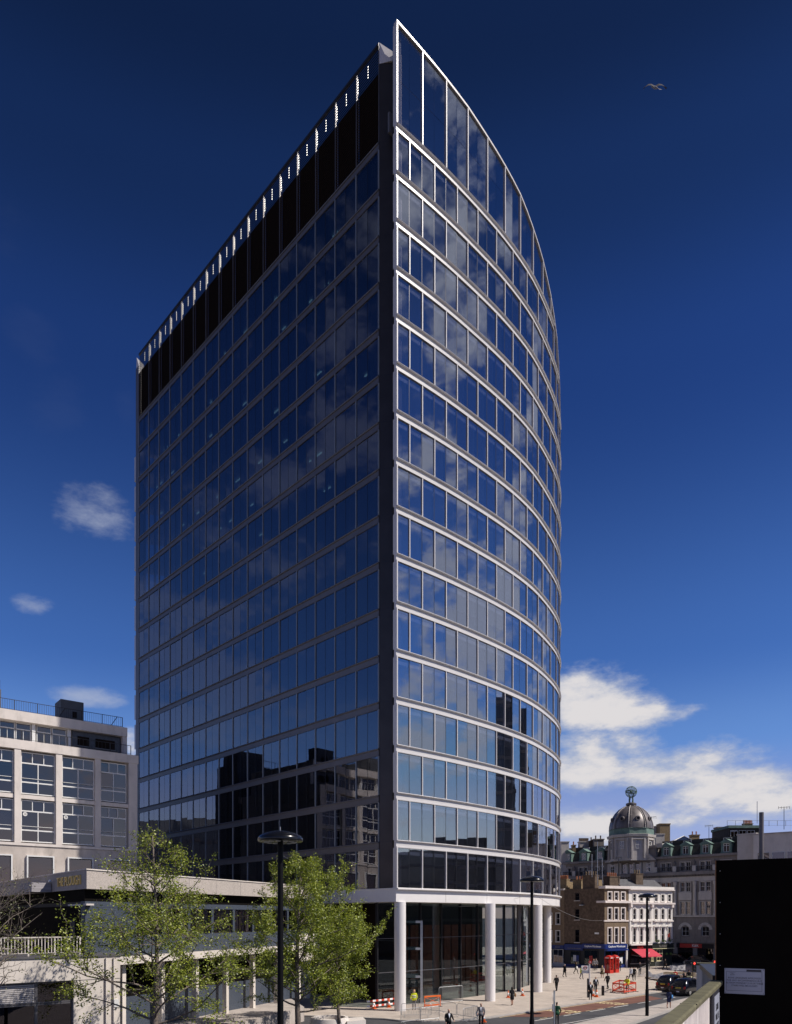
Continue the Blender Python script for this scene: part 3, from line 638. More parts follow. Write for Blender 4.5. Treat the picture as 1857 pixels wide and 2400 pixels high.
# ------------------------------------------------------------------ walkway storey in front (white wall, louvres, railing)
WB = thing('walkway_building', 'white rendered walkway building with louvred windows below the railing', 'building', (-14.7, 39.8, 0))
VD = Vector((-.78, -.62)).normalized(); VN = Vector((.62, -.78)).normalized(); fV = frame((-14.7, 39.8), VD, VN)
MB().box(0, 24, -2.4, 0, 4.82, 5.98, fV).build('fascia_wall', 'white_concrete', WB)
MB().box(-.1, 24, -2.45, .06, 5.985, 6.08, fV).build('coping', 'grey_shade_metal', WB)
MB().box(0, 2.35, -2.4, -.03, 0, 4.815, fV).build('wall', 'white_concrete', WB)
MB().box(2.36, 24, -2.4, -.6, 0, 4.815, fV).build('rear_wall', 'dark_room', WB)
for a, b, typ in ((2.36, 4.1, 'p'), (4.1, 5.85, 'l'), (5.85, 7.6, 'p'), (7.6, 9.4, 'l'), (9.4, 11.2, 'p')):
    for z0, z1, lo in ((3.72, 4.80, False), (1.6, 3.70, True)):
        mb = MB()
        for (p, q, c, d) in ((a, b, z0, z0+.07), (a, b, z1-.07, z1), (a, a+.07, z0+.07, z1-.07), (b-.07, b, z0+.07, z1-.07)): mb.box(p, q, -.32, -.2, c, d, fV)
        w_ = mb.build('window', 'grey_shade_metal', WB)
        mwi = Matrix.Translation(-PLACE[WB.name])
        if typ == 'l' and not lo:
            z = z0+.08
            while z < z1-.1: MB().box(a+.07, b-.07, -.30, -.22, z, z+.065, fV).build('slat', 'louvre_grey', w_, world=False); z += .092
        else:
            MB().box(a+.07, b-.07, -.27, -.25, z0+.07, z1-.07, fV).build('pane', 'window_glass', w_, world=False)
            if typ == 'p': MB().box(b-.55, b-.1, -.36, -.33, z0+.1, z1-.1, fV).build('curtain', 'blind_cream', w_, world=False)
MB().box(2.36, 24, -.55, -.1, 1.2, 1.58, fV).build('sill_wall', 'white_concrete', WB)
for s in (.35, .75): MB().tube([fV(s, .05, 0), fV(s, .05, 5.9)], .05).build('drain_pipe', 'white_concrete', WB)
MB().box(.1, .35, .0, .12, 3.3, 3.7, fV).build('meter_box', 'window_frame', WB)
mb = MB(); fs = 1.9
mb.box(fs, 16, -.56, -.48, 7.0, 7.06, fV); mb.box(fs, 16, -.54, -.50, 6.22, 6.25, fV)
s = fs
rl = thing('walkway_railing', 'weathered white balustrade along the walkway edge before the dark pub front', 'railing', fV(6, -.5, 6.08))
mb.build('handrail', 'white_concrete', rl)
k = 0
while s < 16:
    w = .035 if k % 8 == 0 else .018
    MB().box(s-w, s+w, -.54, -.50, 6.09 if k % 8 == 0 else 6.25, 7.0, fV).build('baluster', 'white_concrete', rl); s += .155; k += 1
MB().prism([fV(-.2, -.6, 0)[:2], fV(20, -.6, 0)[:2], fV(20, -11, 0)[:2], fV(3, -13, 0)[:2]], 5.9, 5.982).build('walkway_deck', 'asphalt_patch', kind='structure')
# raised terrace under the trees with its edge wall
MB().prism([(-40, 44), (-12.5, 45.5), (-9.6, 52.0), (-7.2, 58.6), (-9.5, 66), (-40, 66)], -.3, 1.0).build('terrace', 'paving_pale', kind='structure')
# ------------------------------------------------------------------ brick corner building and white stucco building
mat('brick_dark', (.12, .085, .06), .9, vary=.35, scale=2.5, stain=.35, bump=.3, bscale=14)
mat('brick_yellow', (.26, .19, .11), .9, vary=.25, scale=5, stain=.3, bump=.3, bscale=14)
mat('brick_brown', (.20, .145, .095), .9, vary=.25, scale=6, stain=.25, bump=.3, bscale=14)
mat('stucco', (.80, .76, .71), .7, vary=.04, scale=1.5, stain=.12)
mat('stucco_trim', (.76, .68, .64), .7, vary=.05, scale=2)
mat('shop_blue', (.016, .035, .17), .35, vary=.1, scale=2)
mat('shop_dark', (.012, .013, .02), .4)
mat('shop_black', (.012, .010, .010), .4)
mat('lettering_white', (.80, .80, .80), .6)
mat('fox_red', (.50, .045, .035), .5)
mat('awning_red', (.52, .045, .075), .75, vary=.06, scale=2)
mat('pub_green', (.018, .022, .018), .5)
mat('cream_paint', (.72, .66, .40), .6)
mat('slate', (.10, .10, .11), .8, vary=.3, scale=2, stretch=(1, 1, 3))
mat('terracotta', (.42, .17, .08), .85, vary=.2, scale=5)
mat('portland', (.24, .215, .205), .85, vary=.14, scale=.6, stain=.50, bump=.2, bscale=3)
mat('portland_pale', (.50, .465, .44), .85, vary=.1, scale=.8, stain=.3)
mat('lead', (.15, .135, .135), .45, .3, vary=.35, scale=1.0, stain=.4, stretch=(1, 1, .5))
mat('copper_green', (.135, .21, .185), .75, vary=.25, scale=1.5, stain=.3)
mat('mansard', (.045, .043, .042), .85, vary=.3, scale=2)
mat('green_leaf', (.07, .12, .03), .8, vary=.3, scale=3)
def window(parent, f, s0, s1, z0, z1, n0=-.14, fr='window_frame', bars=(1, 1), surround=None, sw=.13, blind=None, glass='window_glass'):
    "sash window set into a wall: frame with bars, pane, optional raised surround"
    mb = MB(); t = .06
    for (p, q, c, d) in ((s0, s1, z0, z0+t), (s0, s1, z1-t, z1), (s0, s0+t, z0+t, z1-t), (s1-t, s1, z0+t, z1-t)): mb.box(p, q, n0, n0+.08, c, d, f)
    for k in range(1, bars[0]+1): z = z0+(z1-z0)*k/(bars[0]+1); mb.box(s0+t, s1-t, n0+.01, n0+.07, z-.025, z+.025, f)
    for k in range(1, bars[1]): s = s0+(s1-s0)*k/bars[1]; mb.box(s-.02, s+.02, n0+.012, n0+.068, z0+t, z1-t, f)
    w = mb.build('window', fr, parent); mwi = Matrix.Translation(-PLACE[parent.name])
    MB().box(s0+t*.5, s1-t*.5, n0+.02, n0+.035, z0+t*.5, z1-t*.5, f).build('pane', glass, w, world=False)
    MB().box(s0, s1, n0-.06, n0-.03, z0, z1, f).build('dark_interior', 'dark_room', w, world=False)
    if blind: MB().box(s0+t, s1-t, n0-.02, n0-.005, z0+t, z0+(z1-z0)*blind, f).build('blind', 'blind_cream', w, world=False)
    if surround:
        mb = MB(); mb.box(s0-sw, s0, -.001, .07, z0, z1+sw, f); mb.box(s1, s1+sw, -.001, .07, z0, z1+sw, f); mb.box(s0, s1, -.001, .07, z1, z1+sw, f); mb.box(s0-sw*1.2, s1+sw*1.2, -.001, .12, z0-.12, z0, f)
        mb.build('surround', surround, w, world=False)
    return w
def wall_with_holes(f, s0, s1, z0, z1, holes, n0=-.3, n1=0.0):
    "solid wall slab with rectangular openings cut by splitting it into boxes"
    mb = MB(); zs = sorted({z0, z1, *[h[2] for h in holes], *[h[3] for h in holes]})
    for a, b in zip(zs, zs[1:]):
        if b-a < 1e-6: continue
        row = sorted((h[0], h[1]) for h in holes if h[2] <= a+1e-6 and h[3] >= b-1e-6); s = s0
        for h0, h1 in row:
            if h0 > s+1e-6: mb.box(s, h0, n0, n1, a, b, f)
            s = h1
        if s < s1-1e-6: mb.box(s, s1, n0, n1, a, b, f)
    return mb
BC = Vector((32.6, 116.7)); BD = Vector((.88, .47)).normalized(); BN = Vector((BD.y, -BD.x)); fS = frame(BC, BD, BN)
XD = Vector((-.68, .73)).normalized(); XN = Vector((-.73, -.68)).normalized(); fX = frame(BC, XD, XN)
BK = thing('brick_house', 'brown brick corner building with white window surrounds over a blue phone shop', 'building', (32.6, 116.7, 0))
holes = []; ws = [(.72, 1.42), (2.12, 2.82), (3.55, 4.25)]
lv = [(10.72, 11.95), (7.64, 9.45), (3.98, 6.33)]
for a, b in ws:
    for c, d in lv: holes.append((a, b, c, d))
wall_with_holes(fS, 0, 5.1, 3.8, 12.5, holes).build('front_wall', 'brick_brown', BK)
for i, (a, b) in enumerate(ws):
    for j, (c, d) in enumerate(lv): window(BK, fS, a, b, c, d, surround='stucco_trim', sw=.16, blind=(.45 if j == 2 else None))
xh = [(4.6, 5.4, 10.75, 11.9), (4.6, 5.4, 7.64, 9.3), (4.6, 5.4, 4.0, 6.0)]
wall_with_holes(fX, 0.0, 7.4, 3.8, 12.6, xh).build('side_wall', 'brick_dark', BK)
for h in xh: window(BK, fX, *h, fr='bronze_metal'); MB().box(h[0]-.15, h[1]+.15, -.05, .1, h[2]-.14, h[2]-.01, fX).build('sill', 'portland_pale', BK)
MB().box(-.15, 5.1, -.3, .32, 12.52, 12.95, fS).build('cornice', 'stucco_trim', BK)
MB().box(-.3, 5.1, -.1, .42, 10.26, 10.62, fS).build('cornice', 'stucco_trim', BK)
MB().box(-.15, 5.1, -.1, .12, 7.34, 7.56, fS).build('string_course', 'stucco_trim', BK)
MB().box(-.35, .9, .0, .3, 12.5, 12.9, fX).build('cornice_return', 'stucco_trim', BK); MB().box(-.42, 1.2, .0, .42, 10.28, 10.6, fX).build('cornice_return', 'stucco_trim', BK)
MB().prism([fS(.2, -.35, 0)[:2], fS(5.0, -.35, 0)[:2], fS(5.0, -7, 0)[:2], fX(7.3, -.35, 0)[:2]], 12.3, 12.55).build('roof', 'slate', BK)
MB().prism([fX(.1, -.3, 0)[:2], fX(7.3, -.3, 0)[:2], fS(5.0, -6.9, 0)[:2], fS(5.0, -.3, 0)[:2]], .0, 12.2).build('dark_core', 'dark_room', BK)
def stack(parent, f, s0, s1, n0, n1, z0, z1, m, pots=4, pm='terracotta'):
    MB().box(s0, s1, n0, n1, z0, z1, f).build('chimney', m, parent); MB().box(s0-.06, s1+.06, n0-.06, n1+.06, z1, z1+.14, f).build('chimney_cap', m, parent)
    for k in range(pots):
        c = f(s0+(s1-s0)*(k+.5)/pots, (n0+n1)/2, z1+.14); MB().lathe([(.13, 0), (.10, .3), (.13, .32), (.11, .62)], 8, c).build('chimney_pot', pm, parent)
stack(BK, fX, 1.9, 4.1, -1.4, -.2, 12.3, 14.6, 'brick_dark', 5, 'brick_brown'); stack(BK, fX, 5.0, 6.6, -2.6, -1.2, 12.3, 14.0, 'brick_yellow', 3)
MB().prism([(4.4, -6.5), (6.9, -6.5), (6.9, -3.2), (4.4, -3.2)], 12.55, 14.2, fX).build('roof_house', 'brick_yellow', BK)
stack(BK, fS, 3.2, 5.4, -3.6, -2.2, 12.5, 14.5, 'brick_dark', 5)
# shop fronts
MB().box(-.1, 4.55, -.1, .28, 3.05, 3.78, fS).build('shop_fascia', 'shop_blue', BK)
text_on('Carphone Warehouse', .46, Vector(fS(2.3, .30, 3.42)), (BD.x, BD.y, 0), (0, 0, 1), ext=.01, m='lettering_white', parent=BK, bold=.008, sx=.86)
MB().box(-.1, 4.4, .0, .75, 2.78, 3.0, fS).build('shop_canopy', 'shop_blue', BK)
for a, b in ((.1, 1.5), (1.55, 2.95), (3.0, 4.4)): window(BK, fS, a, b, .45, 2.7, n0=-.12, fr='shop_blue', bars=(1, 1), glass='lobby_glass')
MB().box(-.1, 4.5, -.3, .02, 0, .45, fS).build('stall_riser', 'shop_blue', BK)
for s in (1.7, 3.1): MB().box(s, s+.7, -.02, .0, .7, 1.7, fS).build('poster', 'lettering_white', BK)
MB().box(4.5, 4.75, -.1, .15, 0, 3.7, fS).build('pilaster', 'stucco', BK); MB().box(4.75, 5.1, -.3, .02, 0, 3.78, fS).build('side_door', 'shop_dark', BK)
MB().box(-.15, 3.9, -.1, .28, 3.05, 3.80, fX).build('shop_fascia', 'shop_blue', BK)
text_on('Carphone Warehouse', .44, Vector(fX(1.95, .30, 3.42)), (-XD.x, -XD.y, 0), (0, 0, 1), ext=.01, m='lettering_white', parent=BK, bold=.008, sx=.75)
MB().box(3.9, 7.4, -.1, .12, 2.7, 3.65, fX).build('shop_fascia', 'shop_blue', BK)
text_on('Carphone Warehouse', .30, Vector(fX(5.5, .13, 3.0)), (-XD.x, -XD.y, 0), (0, 0, 1), ext=.005, m='portland', parent=BK, sx=.9)
window(BK, fX, 1.3, 3.7, .4, 2.75, n0=-.1, fr='shop_dark', bars=(1, 2), glass='lobby_glass'); window(BK, fX, 4.6, 6.3, .3, 2.5, n0=-.1, fr='shop_dark', bars=(0, 2), glass='lobby_glass')
MB().box(0, 7.4, -.3, -.2, 0, 3.05, fX).build('shop_wall', 'shop_dark', BK); MB().box(1.3, 7.4, -.19, .0, 0, .4, fX).build('stall_riser', 'shop_blue', BK)
for a, c in ((5.2, 'lettering_white'), (2.2, 'fox_red'), (4.7, 'shop_blue')): MB().box(a, a+.55, -.06, -.05, .9, 1.9, fX).build('poster', c, BK)
MB().box(1.0, 1.75, .002, .05, 5.35, 5.62, fX).build('street_sign', 'lettering_white', BK)
MB().box(3.6, 4.3, .01, .5, 9.9, 10.0, fX).build('wall_lamp', 'bright_steel', BK)

WS = thing('stucco_house', 'white stucco terrace with pedimented windows above a red awning and a green pub front', 'building', fS(10, 0, 0))
W0, W1 = 5.14, 14.95
wx = [6.05+k*1.53+(.25 if k > 2 else 0) for k in range(6)]
wl = [(10.62, 11.75), (7.66, 9.35), (3.98, 6.28)]
holes = [(x, x+.66, c, d) for x in wx for c, d in wl]
wall_with_holes(fS, W0, W1, 3.75, 12.55, holes).build('front_wall', 'stucco', WS)
for x in wx:
    for j, (c, d) in enumerate(wl):
        window(WS, fS, x, x+.66, c, d, surround='stucco', sw=.12, fr='window_frame')
        if j > 0:
            mb = MB(); q = .42
            if j == 2:
                mb.add([fS(x-.3, 0, d+.28), fS(x+.96, 0, d+.28), fS(x+.33, 0, d+.72), fS(x-.3, .22, d+.28), fS(x+.96, .22, d+.28), fS(x+.33, .22, d+.72)], [(0, 1, 2), (3, 5, 4), (0, 3, 4, 1), (1, 4, 5, 2), (2, 5, 3, 0)])
                mb.box(x-.32, x+.98, 0, .26, d+.17, d+.27, fS); mb.box(x-.24, x-.12, 0, .16, d-.25, d+.16, fS); mb.box(x+.78, x+.9, 0, .16, d-.25, d+.16, fS)
                mb.build('pediment', 'stucco', WS); MB().box(x-.35, x+1.0, 0, .30, 7.28, 7.42, fS).build('window_ledge', 'stucco_trim', WS)
            else:
                mb.box(x+.18, x+.48, 0, .12, d+.13, d+.5, fS); mb.build('keystone', 'stucco', WS)
MB().box(W0, W1+.15, -.3, .30, 12.57, 12.98, fS).build('parapet', 'stucco', WS); MB().box(W0, W1+.22, -.1, .40, 12.38, 12.54, fS).build('cornice', 'stucco_trim', WS)
MB().box(W0, W1+.25, -.1, .45, 10.12, 10.40, fS).build('cornice', 'stucco_trim', WS); MB().box(W0, W1+.15, -.05, .2, 7.44, 7.56, fS).build('string_course', 'stucco', WS)
for x in (W0+.1, 9.95, W1-.4): MB().box(x, x+.32, -.05, .13, 3.8, 10.1, fS).build('pilaster', 'stucco', WS); MB().box(x-.05, x+.37, .1, .42, 9.6, 10.1, fS).build('console', 'stucco_trim', WS)
MB().box(W1-.3, W1, -7, -.31, 0, 12.5, fS).build('side_wall', 'stucco', WS); MB().box(W0, W1-.3, -7, -.32, 0, 12.2, fS).build('dark_core', 'dark_room', WS)
MB().add([fS(W0, -.6, 12.3), fS(W1-.3, -.6, 12.3), fS(W1-.3, -3.5, 14.3), fS(W0, -3.5, 14.3), fS(W0, -6.5, 12.3), fS(W1-.3, -6.5, 12.3)], [(0, 1, 2, 3), (3, 2, 5, 4), (0, 3, 4), (1, 5, 2), (0, 4, 5, 1)]).build('roof', 'slate', WS)
stack(WS, fS, 9.0, 10.6, -3.4, -2.2, 12.4, 15.1, 'brick_dark', 3, 'brick_yellow')
MB().box(W0+.1, 9.9, -.1, .45, 3.52, 3.74, fS).build('shop_ledge', 'stucco', WS)
MB().box(W0+.15, 9.85, -.1, .18, 2.9, 3.5, fS).build('shop_fascia', 'shop_black', WS)
text_on('FOX', .66, Vector(fS(7.5, .2, 3.2)), (BD.x, BD.y, 0), (0, 0, 1), ext=.02, m='fox_red', parent=WS, bold=.02)
MB().box(W0+.15, 9.85, -.3, -.1, 0, 2.9, fS).build('shop_front', 'shop_black', WS)
for a, b in ((5.6, 7.2), (7.4, 9.6)): window(WS, fS, a, b, .7, 2.6, n0=-.09, fr='shop_black', bars=(0, 2))
MB().box(5.4, 9.7, .0, .25, .55, .62, fS).build('shop_ledge', 'portland_pale', WS)
# awning: sloping cloth, valance and side cheeks
mb = MB(); a0, a1 = 5.55, 10.0
mb.add([fS(a0, .2, 2.92), fS(a1, .2, 2.92), fS(a1+.1, 2.3, 1.85), fS(a0-.0, 2.3, 1.85), fS(a1+.1, 2.32, 1.70), fS(a0, 2.32, 1.70), fS(a0, .2, 2.90), fS(a1, .2, 2.90), fS(a1+.1, 2.28, 1.83), fS(a0, 2.28, 1.83)],
       [(0, 1, 2, 3), (3, 2, 4, 5), (6, 9, 8, 7), (0, 3, 9, 6), (1, 7, 8, 2)]).build('awning', 'awning_red', WS)
mb = MB(); mb.tube([fS(7.9+math.cos(t*.5)*.32, 1.3+math.sin(t*.5)*.22, 2.385-math.sin(t*.5)*.112) for t in range(11)], .03, 4).build('awning_emblem', 'lettering_white', WS)
for s in (a0+.05, a1): MB().tube([fS(s, .15, 2.0), fS(s, 2.25, 1.84)], .025, 5).build('awning_arm', 'galvanised', WS)
MB().box(10.0, W1+.05, -.1, .30, 2.95, 3.60, fS).build('pub_fascia', 'pub_green', WS); MB().box(9.98, W1+.1, -.1, .4, 2.86, 2.94, fS).build('fascia_trim', 'cream_paint', WS)
text_on('GLOBE', .5, Vector(fS(12.4, .315, 3.28)), (BD.x, BD.y, 0), (0, 0, 1), ext=.01, m='portland', parent=WS, spacing=1.2)
MB().box(W1, W1+.08, -.1, .3, 2.95, 3.6, fS).build('fascia_end', 'cream_paint', WS)
MB().box(9.9, W1, -.3, -.1, 0, 2.86, fS).build('pub_front', 'pub_green', WS)
for a, b in ((10.2, 10.6), (11.4, 12.7)): window(WS, fS, a, b, .9, 2.7, n0=-.09, fr='cream_paint', bars=(2, 2)); MB().box(a-.1, b+.1, -.09, .02, .8, .89, fS).build('sill', 'cream_paint', WS)
for s in (13.4, 14.3): 
    MB().ball(fS(s, .25, 2.0), .22, 8, 5).build('hanging_basket', 'green_leaf', WS)
for x in wx[3:]: 
    rb = random.Random(int(x*10)); mb = MB()
    for k in range(26): 
        c = Vector(fS(x+rb.uniform(-.1, .76), .16+rb.uniform(0, .16), 4.0+rb.uniform(0, .34))); mb.ball(c, rb.uniform(.05, .09), 5, 3)
    mb.build('window_box', 'green_leaf', WS)
MB().tube([fS(13.35, .15, 5.0), fS(13.35, .9, 5.5)], .02, 5).build('flag_pole', 'galvanised', WS); MB().add([fS(13.35, .5, 5.2), fS(13.35, .9, 5.45), fS(13.38, .9, 4.8), fS(13.38, .5, 4.7)], [(0, 1, 2, 3)]).build('flag', 'fox_red', WS)

# brown brick terrace further back, seen between tower and corner building
BT = thing('brick_terrace', 'brown brick terrace with white sash windows beside the glass tower', 'building', fX(12, 0, 0))
th = [(8.3+k*1.55, 9.05+k*1.55, c, d) for k in range(5) for c, d in ((4.0, 5.8), (6.9, 8.7), (9.8, 11.3))]
wall_with_holes(fX, 7.45, 16.5, 3.4, 12.4, th, n0=-.3, n1=-.02).build('front_wall', 'brick_brown', BT)
for h in th: window(BT, fX, *h, n0=-.2, surround='stucco', sw=.08)
MB().box(7.45, 16.5, -.3, .15, 12.42, 12.7, fX).build('parapet', 'portland_pale', BT); MB().box(7.45, 16.5, -6, -.31, 0, 12.3, fX).build('dark_core', 'dark_room', BT)
MB().box(7.45, 16.5, -.2, .2, 2.85, 3.4, fX).build('shop_fascia', 'shop_blue', BT)
for a in (7.7, 9.9, 12.1): window(BT, fX, a, a+2.0, .5, 2.75, n0=-.12, fr='window_frame', bars=(1, 2))
MB().box(7.45, 16.5, -.3, -.0, 0, .5, fX).build('stall_riser', 'portland_pale', BT)
text_on('BANK', .36, Vector(fX(8.6, .21, 3.1)), (-XD.x, -XD.y, 0), (0, 0, 1), ext=.005, m='portland', parent=BT)
MB().box(8, 12, -4, -1, 12.4, 13.9, fX).build('roof_house', 'brick_yellow', BT); stack(BT, fX, 7.6, 9.6, -1.8, -.9, 12.4, 14.2, 'brick_yellow', 7)

# ------------------------------------------------------------------ big stone building with the dome
EL = thing('domed_building', 'grey stone office palace with green copper dormers and a ribbed lead dome', 'building', (46.3, 133.5, 0))
E0 = Vector((46.3, 133.5)); ED = Vector((.72, -.69)).normalized(); EN = Vector((-ED.y*-1, -ED.x)).normalized(); EN = Vector((ED.y, -ED.x))
if EN.y > 0: EN = -EN
fE = frame(E0, ED, EN); BWE = 3.45
def bay(s, full=True):
    hs = []
    if full:
        for a, b in ((.85, 1.62), (1.83, 2.6)):
            hs += [(s+a, s+b, 12.45, 14.1), (s+a, s+b, 8.5, 10.7), (s+a, s+b, 16.1, 17.6)]
        hs += [(s+1.1, s+2.35, 4.8, 6.4)]
    else:
        for a, b in ((.85, 1.62), (1.83, 2.6)): hs += [(s+a, s+b, 16.1, 17.6)]
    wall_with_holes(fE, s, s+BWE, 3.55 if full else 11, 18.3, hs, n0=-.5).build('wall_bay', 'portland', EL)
    for h in hs:
        arch = full and h[2] == 4.8
        window(EL, fE, *h, n0=-.3, bars=(1, 2), surround='portland_pale' if not arch else 'portland', sw=.1)
    if full:
        MB().box(s-.26, s+.26, .0, .42, 8.35, 8.8, fE).build('column_base', 'portland_pale', EL)
        q = fE(s, .20, 0); me = MB().lathe([(.26, 8.8), (.24, 13.6), (.32, 13.7), (.34, 14.2)], 12, q).mesh('column', 'portland_pale'); smooth_by_angle(me); obj('column', me, EL)
        MB().box(s+.6, s+2.85, .0, .14, 11.0, 12.3, fE).build('apron_panel', 'portland_pale', EL)
        for k in range(7): MB().box(s+.02, s+(.9 if 3.9+k*.62 < 6.9 else BWE-.02), .0, .07, 3.7+k*.62, 4.22+k*.62, fE).build('rustic_course', 'portland', EL)
        for k in range(7):
            if 3.9+k*.62 < 6.9: MB().box(s+2.55, s+BWE-.02, .0, .07, 3.7+k*.62, 4.22+k*.62, fE).build('rustic_course', 'portland', EL)
        for k in range(9):     # voussoirs of the arch
            a = math.pi*(k+.5)/9; c = Vector((1.725+math.cos(a)*.95, 5.9+math.sin(a)*.95)); d = Vector((math.cos(a), math.sin(a))); t = Vector((-d.y, d.x))
            pts = [c-d*.24-t*.14, c+d*.26-t*.18, c+d*.26+t*.18, c-d*.24+t*.14]
            MB().add([fE(s+p.x, 0, p.y) for p in pts]+[fE(s+p.x, .12, p.y) for p in pts], [(3, 2, 1, 0), (4, 5, 6, 7), (0, 1, 5, 4), (1, 2, 6, 5), (2, 3, 7, 6), (3, 0, 4, 7)]).build('voussoir', 'portland_pale', EL)
        MB().box(s+.2, s+BWE-.2, -.2, .12, 2.75, 3.45, fE).build('shop_fascia', 'shop_dark', EL)
        window(EL, fE, s+.4, s+BWE-.4, .4, 2.7, n0=-.2, fr='shop_dark', bars=(0, 2)); MB().box(s-.35, s+.35, -.5, .1, 0, 3.54, fE).build('shop_pier', 'portland', EL)
    # balcony rail, pedestals and urn
    MB().box(s-.3, s+.3, .05, .6, 15.95, 16.9, fE).build('pedestal', 'portland_pale', EL)
    MB().lathe([(.10, 0), (.05, .15), (.22, .5), (.20, .75), (.06, .85), (.02, 1.15)], 10, fE(s, .33, 16.9)).build('urn', 'lead', EL)
    mb = MB(); mb.box(s+.3, s+BWE-.3, .38, .44, 16.72, 16.8, fE)
    for k in range(12): x = s+.4+k*.24; mb.box(x, x+.05, .39, .43, 15.95, 16.72, fE)
    mb.build('balcony_rail', 'rail_black', EL)
    # mansard and copper dormer
    MB().add([fE(s, -.35, 18.75), fE(s+BWE, -.35, 18.75), fE(s+BWE, -1.4, 20.8), fE(s, -1.4, 20.8), fE(s, -3, 18.75), fE(s+BWE, -3, 18.75), fE(s+BWE, -3, 20.8), fE(s, -3, 20.8)], [(0, 1, 2, 3), (3, 2, 6, 7), (0, 3, 7, 4), (1, 5, 6, 2)]).build('mansard', 'mansard', EL)
    c = s+BWE/2; mb = MB()
    mb.box(c-.85, c-.5, -1.3, -.05, 18.8, 20.4, fE); mb.box(c+.5, c+.85, -1.3, -.05, 18.8, 20.4, fE); mb.box(c-.85, c+.85, -1.4, .05, 20.4, 20.55, fE); mb.box(c-.95, c+.95, -.35, .1, 18.76, 18.95, fE)
    mb.add([fE(c-1.05, .12, 20.55), fE(c+1.05, .12, 20.55), fE(c, .12, 21.2), fE(c-1.05, -1.6, 20.55), fE(c+1.05, -1.6, 20.55), fE(c, -1.6, 21.2)], [(0, 1, 2), (3, 5, 4), (0, 2, 5, 3), (1, 4, 5, 2), (0, 3, 4, 1)])
    dm = mb.build('dormer', 'copper_green', EL)
    mb = MB()
    for (p, q, z0, z1) in ((c-.5, c+.5, 18.95, 19.03), (c-.5, c+.5, 20.3, 20.4), (c-.5, c-.42, 19.03, 20.3), (c+.42, c+.5, 19.03, 20.3), (c-.04, c+.04, 19.03, 20.3), (c-.42, c-.04, 20.0, 20.06), (c+.04, c+.42, 20.0, 20.06)): mb.box(p, q, -.25, -.15, z0, z1, fE)
    mwi = Matrix.Translation(-PLACE[EL.name]); mb.build('window_frame', 'window_frame', dm, world=False)
    MB().box(c-.45, c+.45, -.22, -.2, 19, 20.35, fE).build('pane', 'window_glass', dm, world=False)
    MB().box(c-.5, c+.5, -.9, -.85, 18.96, 20.39, fE).build('dark_interior', 'dark_room', dm, world=False)
    # small attic windows above the mansard
    window(EL, fE, s+.5, s+1.9, 20.85, 21.55, n0=-2.2, bars=(0, 3)); MB().box(s, s+BWE, -3.6, -2.3, 20.8, 21.7, fE).build('attic_wall', 'mansard', EL)
for k in range(4): bay(.3+k*BWE, True)
for k in range(3): bay(-19.5+k*BWE, False)
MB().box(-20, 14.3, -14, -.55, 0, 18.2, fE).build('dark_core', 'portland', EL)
MB().box(-20, 14.3, -.4, .75, 15.35, 15.9, fE).build('cornice', 'portland', EL)
mb = MB()
for k in range(70): mb.box(-19.8+k*.49, -19.6+k*.49, .0, .55, 15.1, 15.34, fE)
mb.build('dentils', 'portland', EL)
MB().box(-20, 14.3, -.3, .12, 14.25, 15.05, fE).build('frieze', 'portland_pale', EL); MB().box(-20, 14.3, -.4, .55, 18.32, 18.72, fE).build('eave', 'portland', EL)
MB().box(.0, 14.3, -.2, .35, 8.05, 8.34, fE).build('ledge', 'portland_pale', EL)
MB().box(-20, 14.3, -9, -2.6, 18.2, 20.75, fE).build('roof_core', 'mansard', EL)
# central bay under the dome: attic storey, pediments, portico
CS = -4.4
ah = [(CS-2.6, CS-1.6, 16.0, 18.0), (CS+.1, CS+1.1, 16.0, 18.0), (CS-.5, CS+.5, 18.9, 19.9)]
MB().box(-9.2, .29, -1.2, .3, 15.9, 20.4, fE).build('attic_storey', 'portland', EL)
MB().box(-9.4, .45, -1.2, .6, 20.42, 20.85, fE).build('attic_cornice', 'portland', EL)
MB().box(-9.4, .45, -1.2, .55, 17.9, 18.15, fE).build('string_course', 'portland', EL)
for c in (-7.9, -1.0):
    mb = MB(); mb.add([fE(c-1.5, .3, 18.2), fE(c+1.5, .3, 18.2), fE(c, .3, 19.5), fE(c-1.5, .85, 18.2), fE(c+1.5, .85, 18.2), fE(c, .85, 19.5)], [(2, 1, 0), (3, 4, 5), (0, 1, 4, 3), (1, 2, 5, 4), (2, 0, 3, 5)]).build('pediment', 'portland_pale', EL)
    MB().box(c-1.1, c+1.1, .3, .5, 15.9, 18.19, fE).build('projecting_bay', 'portland_pale', EL); window(EL, fE, c-.4, c+.4, 16.2, 17.6, n0=.5, bars=(1, 2))
    MB().lathe([(.3, 0), (.34, .03), (.2, .05)], 12).build('cartouche', 'portland', EL, world=False, mw=Matrix.Translation(Vector(fE(c, .5, 18.0))-PLACE[EL.name]) @ Matrix((Vector((ED.x, ED.y, 0)), Vector((0, 0, 1)), Vector((EN.x, EN.y, 0)))).transposed().to_4x4())
for k in range(4):
    q = fE(-6.3+k*1.3, .62, 0); me = MB().lathe([(.2, 15.95), (.17, 17.7), (.25, 17.88)], 10, q).mesh('column', 'portland_pale'); smooth_by_angle(me); obj('column', me, EL)
for k in range(3): window(EL, fE, -6.1+k*1.3, -5.2+k*1.3, 16.0, 17.7, n0=.3, bars=(1, 2))
window(EL, fE, -4.9, -3.9, 18.9, 20.0, n0=.3, bars=(1, 2))
stack(EL, fE, .3, 1.4, -.9, .2, 20.4, 21.0, 'portland_pale', 0)
